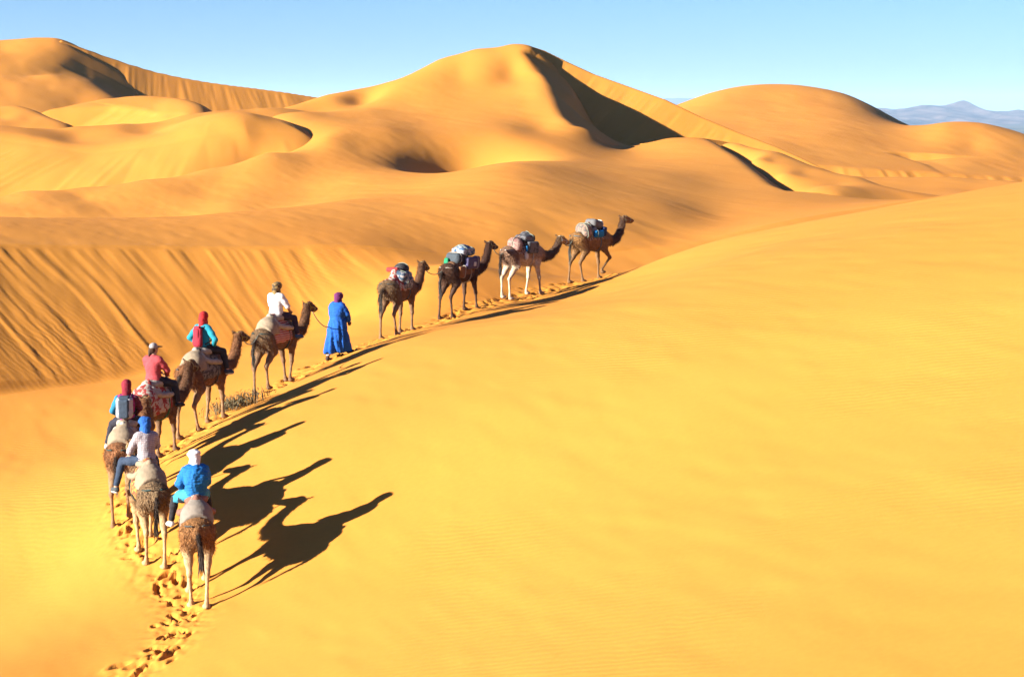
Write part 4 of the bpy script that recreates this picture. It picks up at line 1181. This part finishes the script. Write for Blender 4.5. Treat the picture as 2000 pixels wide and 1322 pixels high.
beige = cloth('beige_canvas', (.27, .205, .135), scale=9); grey_pad = cloth('grey_felt', (.22, .185, .15), scale=9)
pinkroll = cloth('faded_pink_roll', (.22, .10, .07)); whiteroll = cloth('offwhite_roll', (.34, .30, .25)); darkroll = cloth('charcoal_roll', (.035, .033, .035))
redwhite = cloth('red_white_rug', (.30, .035, .03), col2=(.42, .36, .30), pattern='blotch', pscale=9)
redstripe = cloth('red_striped_rug', (.32, .035, .035), col2=(.45, .33, .28), pattern='stripe', pscale=5.5)
yellowrug = cloth('yellow_rug', (.38, .22, .045), col2=(.20, .05, .03), pattern='blotch', pscale=13)
palerug = cloth('pale_flecked_rug', (.36, .26, .21), col2=(.12, .06, .05), pattern='blotch', pscale=16)
greenrug = cloth('dark_rug', (.05, .04, .035), col2=(.20, .17, .14), pattern='blotch', pscale=10)
teal = cloth('teal_cord', (.018, .06, .062)); greyc = cloth('grey_cord', (.06, .065, .06)); redc = cloth('red_cord', (.30, .03, .03)); greenc = cloth('green_cord', (.01, .16, .07))
SAD = {
 1: dict(label='grey padded saddle with faded pink roll under the white-turbaned rider', cushion=grey_pad, roll=pinkroll, blanket_mat=palerug, dangle=redc, strap=greyc),
 2: dict(label='beige padded saddle with yellow rug under the rider in jeans', cushion=beige, roll=beige, blanket_mat=yellowrug, dangle=teal, strap=teal),
 3: dict(label='beige padded saddle with teal cords under the backpacked rider in magenta', cushion=beige, roll=whiteroll, blanket_mat=palerug, dangle=teal, strap=teal),
 4: dict(label='red and white patterned saddle with green cords under the pink jacket rider', cushion=redwhite, roll=whiteroll, blanket_mat=redwhite, dangle=greenc, strap=greenc),
 5: dict(label='beige padded saddle with dark rug under the rider in turquoise', cushion=beige, roll=whiteroll, blanket_mat=greenrug, dangle=None, strap=greyc),
 6: dict(label='beige padded saddle with red striped rug under the white-shirted rider', cushion=beige, roll=whiteroll, blanket_mat=redstripe, dangle=None, strap=teal),
 7: dict(label='red and white patterned pack blanket on the camel ahead of the guide', blanket=(-.62, .36, 1.36), blanket_mat=redwhite, strap=greyc),
 8: dict(label='brown pack blanket under the blue and violet bags', blanket=(-.58, .40, 1.26), blanket_mat=cloth('brown_rug', (.16, .07, .03)), strap=whiteroll),
 9: dict(label='pale pack blanket on the piebald camel', blanket=(-.56, .40, 1.42), blanket_mat=palerug, strap=cloth('white_strap', (.45, .42, .38))),
 10: dict(label='pale pack blanket on the leading camel', blanket=(-.60, .40, 1.42), blanket_mat=palerug, strap=cloth('blue_grey_strap', (.10, .15, .18))),
}
for n_, sp_ in SAD.items(): saddle(C_[n_], sp_)

# riders
black = cloth('black_trousers', (.014, .013, .018)); jeans = cloth('blue_jeans', (.020, .038, .075)); navy = cloth('navy_trousers', (.014, .015, .026)); plum = cloth('plum_trousers', (.022, .012, .03))
whites = cloth('white_canvas', (.55, .54, .52)); blueshoe = cloth('blue_shoe', (.02, .06, .16)); greyshoe = cloth('grey_shoe', (.05, .06, .065))
def rj(**kw):
    j = {k: [tuple(q) for q in v] for k, v in RIDE.items()}
    j.update(kw); return j
def seat(n, x=.02, z=1.86, y=0.0):
    c = C_[n]; return tuple(c['M'] @ Vector(c['T'](x, y, z)))
def ride(n, twist, sp, **k):
    return person(seat(n, **k), C_[n]['rz']+math.radians(twist), sp)
GR = 'riders of the caravan'
blue_top = cloth('bright_blue_tunic', (.003, .13, .40)); sky_skirt = cloth('pale_blue_cloth', (.03, .24, .36))
r1, U1, H1 = ride(1, 14, dict(n=1, label='rider in white turban and bright blue tunic on the last camel', group=GR, lean=.05, joints=rj(arm_l=[(.14, .26, .30), (.34, .14, .16)], arm_r=[(.12, -.25, .30), (.33, -.12, .16)]),
    headturn=.3, top=blue_top, top_name='tunic', loose=.03, drape=[((-.10, 0, .28), (.13, .22, .24), .08)], hem=.10, folds=.014, sleeve=(1.6, 1.6), trousers=black, shoes=whites, head=('turban', cloth('white_turban', (.58, .57, .60)))))
sk = Solid().chain([(.02, .10, .10, .125), (.24, .21, .05, .105), (.34, .27, -.02, .085)], .06).chain([(.02, -.10, .10, .125), (.24, -.21, .05, .105), (.34, -.27, -.02, .085)], .06).ball((0, 0, .10), (.16, .20, .13), .06)
solid_mesh('tunic_skirt', sk, .014, sky_skirt, r1, relax=1, rough=[(.008, 13.0), (.005, 24.0)])
r2, U2, H2 = ride(2, 8, dict(n=2, label='rider in blue turban, pale checked shirt and jeans', group=GR, lean=.03, joints=rj(arm_l=[(.08, .30, .26), (.30, .24, .14)], leg_l=[(.38, .36, .02), (.34, .50, -.44)]),
    headturn=.15, nod=.1, top=cloth('checked_shirt', (.47, .44, .45), col2=(.30, .26, .28), pattern='check', pscale=9), loose=.012, sleeve=(1.15, 1.15), trousers=jeans, shoes=greyshoe, sole=whites, head=('turban', cloth('blue_turban', (.008, .09, .36)), )))
mag = cloth('magenta_top', (.26, .004, .14)); cyan = cloth('cyan_sleeve', (.01, .16, .28)); maroon = cloth('maroon_sleeve', (.10, .008, .03))
r3, U3, H3 = ride(3, 4, dict(n=3, label='rider in dark red headscarf and magenta top with grey backpack', group=GR, lean=.02, hem=.02, joints=rj(arm_l=[(.06, .30, .27), (.24, .16, .12)], leg_l=[(.33, .36, -.04), (.28, .48, -.46)]),
    top=mag, sleeve=(2.0, 2.0), sleeve_mat=(cyan, maroon), trousers=navy, shoes=whites, head=('scarf', cloth('dark_red_scarf', (.20, .006, .022)))))
r4, U4, H4 = ride(4, 0, dict(n=4, label='rider in pink jacket and pale cap with dark visor', group=GR, lean=.0, joints=rj(arm_l=[(.16, .25, .33), (.36, .10, .22)], arm_r=[(.14, -.26, .30), (.34, -.12, .18)]),
    headturn=-.35, top=cloth('pink_jacket', (.40, .05, .06)), top_name='jacket', loose=.012, sleeve=(1.9, 1.9), trousers=navy, shoes=black, head=('cap', cloth('pale_cap', (.32, .30, .30)), darkroll, cloth('brown_hair', (.06, .028, .014)))))
r5, U5, H5 = ride(5, -6, dict(n=5, label='rider in turquoise jacket and red headscarf with elbows out', group=GR, lean=.02, joints=rj(arm_l=[(-.02, .38, .30), (.13, .20, .14)], arm_r=[(-.02, -.38, .30), (.13, -.20, .14)]),
    top=cloth('turquoise_jacket', (.006, .22, .30)), top_name='jacket', loose=.008, hem=.02, sleeve=(1.95, 1.95), trousers=black, shoes=cloth('navy_shoe', (.03, .04, .07)), sole=whites, head=('scarf', cloth('red_scarf', (.38, .012, .014)))))
r6, U6, H6 = ride(6, -4, dict(n=6, label='rider in white shirt and tan headscarf behind the guide', group=GR, lean=.02, joints=rj(arm_r=[(.12, -.27, .30), (.34, -.16, .17)]),
    headturn=-.25, top=cloth('white_shirt', (.60, .59, .60)), loose=.02, hem=.05, sleeve=(1.0, 1.0), trousers=plum, shoes=blueshoe, head=('turban', cloth('tan_scarf', (.24, .15, .05), col2=(.05, .035, .02), pattern='blotch', pscale=16))))
backpack(seat(3), C_[3]['rz']+math.radians(4), U3, 'slate grey backpack with white side panels on the magenta rider', cloth('slate_nylon', (.035, .055, .085)), cloth('white_nylon', (.40, .40, .42)), darkroll, w=.165, h=.22, dpt=.11, z=.27)
backpack(seat(5), C_[5]['rz']+math.radians(-6), U5, 'slim red backpack on the rider in turquoise', cloth('red_nylon', (.30, .012, .03)), cloth('red_nylon', (.30, .012, .03)), darkroll, w=.125, h=.235, dpt=.06, z=.24)

# the guide on foot
gq = P(660, 697, 49.0); ggz = ground_z(gq[0], gq[1]); g_rz = math.pi/2-math.radians(38)
def gg(lx, ly): return ground_z(gq[0]+lx*math.cos(g_rz)-ly*math.sin(g_rz), gq[1]+lx*math.sin(g_rz)+ly*math.cos(g_rz))-ggz
fl, fr = (-.30, .09), (.34, -.09)
zl, zr = gg(*fl), gg(*fr)
robe = cloth('blue_robe', (.003, .085, .40), scale=7)
gj = dict(arm_l=[(.04, .25, 1.18), (.16, .22, .96)], arm_r=[(.10, -.25, 1.18), (.24, -.18, .97)],
          leg_l=[(-.06, .10, .52), (fl[0], fl[1], zl+.11)], leg_r=[(.20, -.10, .53), (fr[0], fr[1], zr+.11)], foot_l=(1, .1, -.35), foot_r=(1, -.1, 0))
g_, Ug, Hg = person((gq[0], gq[1], ggz), g_rz, dict(n=11, label='guide on foot in long blue robe and purple turban', joints=gj, hip=(0, 0, .93), lean=.03, top=robe, top_name='robe', loose=.035, hem=.13, pleat=.016, folds=.016, sleeve=(1.85, 1.85),
    skirt=[((0, 0, .95), (-.02, .02, .70), .19, .215, .08), ((0, .05, .85), (-.24, .09, .14), .19, .15, .10), ((0, -.05, .85), (.24, -.09, .22), .19, .15, .10), ((0, 0, .60), (.0, 0, .20), .18, .20, .10)],
    drape=[((-.06, 0, .30), (.15, .23, .26), .08)], skin=cloth('dark_skin', (.12, .055, .03), var=.06, weave=.05), trousers=cloth('white_trousers', (.5, .5, .5)), shoes=cloth('sandal_leather', (.05, .03, .02)), head=('turban', cloth('purple_turban', (.10, .008, .085)))))

# luggage on the pack camels
PACK = 'luggage on the pack camels'
c = C_[7]
bundle(c, 'saddle_bag', 'denim blue bag beneath the round black bag on the camel ahead of the guide', 'bag', PACK, [('slab', (-.02, -.12, 1.78), (.30, .24, .15), (0, .25, 0), .03), ('slab', (.05, -.30, 1.56), (.24, .08, .17), (0, .2, 0), .05)], cloth('denim', (.04, .075, .12), col2=(.30, .28, .28), pattern='blotch', pscale=11), straps=[('x', -.12, .012)])
bundle(c, 'duffel_bag', 'round black bag on top of the load ahead of the guide', 'bag', PACK, [('ball', (.16, -.02, 1.96), (.26, .22, .16), None, .03)], darkroll, straps=[('x', .05, .012)])
bundle(c, 'rolled_blanket', 'small red roll beside the round black bag', 'blanket', PACK, [('slab', (-.16, .10, 1.96), (.09, .20, .07), None, .03)], redc)
c = C_[8]
bundle(c, 'duffel_bag', 'peaked blue bag on top of the almost black camel', 'bag', PACK, [('slab', (.12, -.04, 1.97), (.34, .26, .13), None, .03), ('ball', (.10, -.02, 2.08), (.20, .16, .12), None, .08)], cloth('blue_bag', (.035, .095, .20), col2=(.30, .33, .36), pattern='blotch', pscale=12), straps=[('x', -.14, .014), ('x', .16, .014)])
bundle(c, 'saddle_bag', 'violet grey bag hanging on the side of the almost black camel', 'bag', PACK, [('slab', (.14, -.37, 1.62), (.34, .09, .19), (0, .08, 0), .03)], cloth('violet_bag', (.07, .06, .13)), strap_mat=whiteroll, straps=[('x', .18, .014)], extra=[('white_patch', [('slab', (.16, -.465, 1.58), (.07, .012, .07), (0, .08, 0), .02)], whites)])
bundle(c, 'saddle_bag', 'dark panelled bag at the back of the blue load', 'bag', PACK, [('slab', (-.34, -.02, 1.84), (.15, .27, .16), None, .04)], cloth('slate_bag', (.05, .065, .08)), straps=[('x', .0, .014)], strap_mat=whiteroll)
bundle(c, 'cloth_roll', 'green cloth hanging behind the blue load', 'cloth', PACK, [('slab', (-.55, .14, 1.66), (.06, .09, .22), (0, 0, .2), .03)], cloth('green_cloth', (.008, .20, .09)))
bundle(c, 'saddle_bag', 'brown woven bag low on the flank beneath the blue load', 'bag', PACK, [('slab', (-.36, -.33, 1.42), (.17, .06, .18), (0, .15, 0), .03)], cloth('brown_bag', (.20, .085, .03)), strap_mat=whiteroll, straps=[('x', .10, .016)])
c = C_[9]
bundle(c, 'rolled_blanket', 'pale pink bundle at the back of the piebald camel', 'blanket', PACK, [('ball', (-.40, -.04, 1.78), (.20, .30, .22), None, .03), ('ball', (-.46, -.20, 1.66), (.15, .17, .15), None, .08)], cloth('pink_bundle', (.30, .20, .16), col2=(.20, .09, .08), pattern='blotch', pscale=14), straps=[('y', -.08, .012)])
bundle(c, 'duffel_bag', 'dark charcoal bag peaked over the piebald camel', 'bag', PACK, [('slab', (.06, -.05, 1.92), (.26, .26, .12), None, .03), ('ball', (.10, 0, 2.03), (.16, .14, .11), None, .08), ('slab', (.10, -.36, 1.62), (.24, .08, .20), (0, .1, 0), .06)], cloth('charcoal_bag', (.050, .050, .056), col2=(.12, .12, .13), pattern='blotch', pscale=8), straps=[('x', .12, .013)])
bundle(c, 'water_bottle', 'small bright blue bottle on the side of the piebald camel', 'bottle', PACK, [('slab', (-.20, -.40, 1.62), (.04, .04, .10), None, .02)], cloth('bright_blue_plastic', (.004, .13, .34)))
bundle(c, 'sack', 'white sack hanging on the flank of the piebald camel', 'sack', PACK, [('ball', (-.12, -.31, 1.38), (.09, .05, .16), None, .03)], whites)
c = C_[10]
bundle(c, 'rolled_blanket', 'tan and pink bundle at the back of the leading camel', 'blanket', PACK, [('ball', (-.38, -.03, 1.80), (.25, .31, .22), None, .03), ('ball', (-.40, -.22, 1.64), (.22, .15, .16), None, .08)], cloth('tan_bundle', (.30, .19, .14), col2=(.12, .11, .10), pattern='blotch', pscale=13), straps=[('x', .10, .014), ('x', -.1, .014)])
bundle(c, 'duffel_bag', 'grey bag with white edge on top of the leading camel', 'bag', PACK, [('slab', (.12, -.02, 1.93), (.25, .26, .15), (0, 0, .25), .03)], cloth('grey_bag', (.12, .12, .125)), straps=[('x', .17, .020)], strap_mat=whites)
bundle(c, 'saddle_bag', 'bright blue bag on the flank of the leading camel', 'bag', PACK, [('slab', (.02, -.36, 1.62), (.22, .07, .12), (0, .1, 0), .03)], cloth('azure_bag', (.004, .16, .42)), straps=[('x', -.1, .011)])
bundle(c, 'saddle_bag', 'navy bag in front of the bright blue bag on the leading camel', 'bag', PACK, [('slab', (.34, -.27, 1.66), (.10, .09, .17), (0, .15, 0), .03)], cloth('navy_bag', (.012, .03, .10)))
bundle(c, 'sack', 'pale sack between the grey bag and tan bundle of the leading camel', 'sack', PACK, [('ball', (-.08, -.25, 1.72), (.10, .11, .13), None, .03)], whiteroll)

# lead ropes
def world_pt(c, v): return np.array(c['M'] @ Vector(v))
def lead(a, b, sag, label, mat=ROPE):
    t = np.linspace(0, 1, 22)[:, None]
    L = a+(b-a)*t; L[:, 2] -= sag*4*(t*(1-t))[:, 0]
    o = tube_mesh('lead_rope', L, .013, mat)
    tag(o, label, 'rope', 'lead ropes between the camels')
who = {1: 'the last camel', 2: 'the blue-turbaned rider\'s camel', 3: 'the backpacked magenta rider\'s camel', 4: 'the pink jacket rider\'s camel', 5: 'the turquoise rider\'s camel', 6: 'the white-shirted rider\'s camel',
       7: 'the camel ahead of the guide', 8: 'the almost black camel', 9: 'the piebald camel', 10: 'the leading camel'}
for i in (1, 2, 3, 4, 5, 7, 8, 9):
    a = world_pt(C_[i], C_[i]['Hd'](.26, 0, -.15)); b = world_pt(C_[i+1], C_[i+1]['T'](-.80, 0, 1.62))
    lead(a, b, .16, 'grey rope from %s to %s' % (who[i], who[i+1]))
gh = np.array(Matrix.Translation((gq[0], gq[1], ggz)) @ Matrix.Rotation(g_rz, 4, 'Z') @ Vector((.17, .22, .90)))
lead(world_pt(C_[6], C_[6]['Hd'](.26, 0, -.15)), gh, .25, 'thin rope from the white-shirted rider\'s camel to the guide\'s hand')

# dry shrub beside the trail
def shrub(px, py, d, n, spread, tall, seed, label):
    q = P(px, py, d); gz = ground_z(q[0], q[1])
    root = empty('desert_shrub', (q[0], q[1], gz))
    rs = random.Random(seed)
    for nm, cnt, w, mat in (('stems', n, .010, cloth('shrub_stem', (.12, .085, .04), var=.3)), ('leaves', n*3, .013, cloth('shrub_leaf', (.12, .105, .05), var=.35))):
        vv, ff = [], []
        for k in range(cnt):
            bx, by = rs.gauss(0, spread*.45), rs.gauss(0, spread*.28)
            bz = ground_z(q[0]+bx, q[1]+by)-gz-.03
            ang = rs.uniform(0, 2*math.pi); out = rs.uniform(.1, .55)*tall; h = tall*rs.uniform(.35, 1.0)
            p0 = np.array((bx, by, bz)); p2 = p0+np.array((math.cos(ang)*out, math.sin(ang)*out*.8, h)); p1 = (p0+p2)/2+np.array((0, 0, h*.15))
            if nm == 'leaves':
                t = rs.uniform(.25, 1.0); p0 = p0+(p2-p0)*t; a2 = rs.uniform(0, 6.3); l = rs.uniform(.05, .13)
                p2 = p0+np.array((math.cos(a2)*l*.7, math.sin(a2)*l*.7, l*rs.uniform(.1, .8))); p1 = (p0+p2)/2+np.array((0, 0, .008))
            wv = np.array((math.sin(ang), -math.cos(ang), 0))*w*rs.uniform(.6, 1.2)
            b = len(vv); vv += [p0-wv*.6, p0+wv*.6, p1-wv, p1+wv, p2]
            ff += [(b, b+1, b+3, b+2), (b+2, b+3, b+4)]
        me = bpy.data.meshes.new(nm); me.from_pydata([tuple(v) for v in vv], [], ff); me.materials.append(mat)
        o = bpy.data.objects.new(nm, me); COL.objects.link(o); o.parent = root
    tag(root, label, 'shrub')
shrub(462, 806, 43.6, 230, .70, .40, 5, 'low dry shrub beside the trail behind the turquoise rider\'s camel')
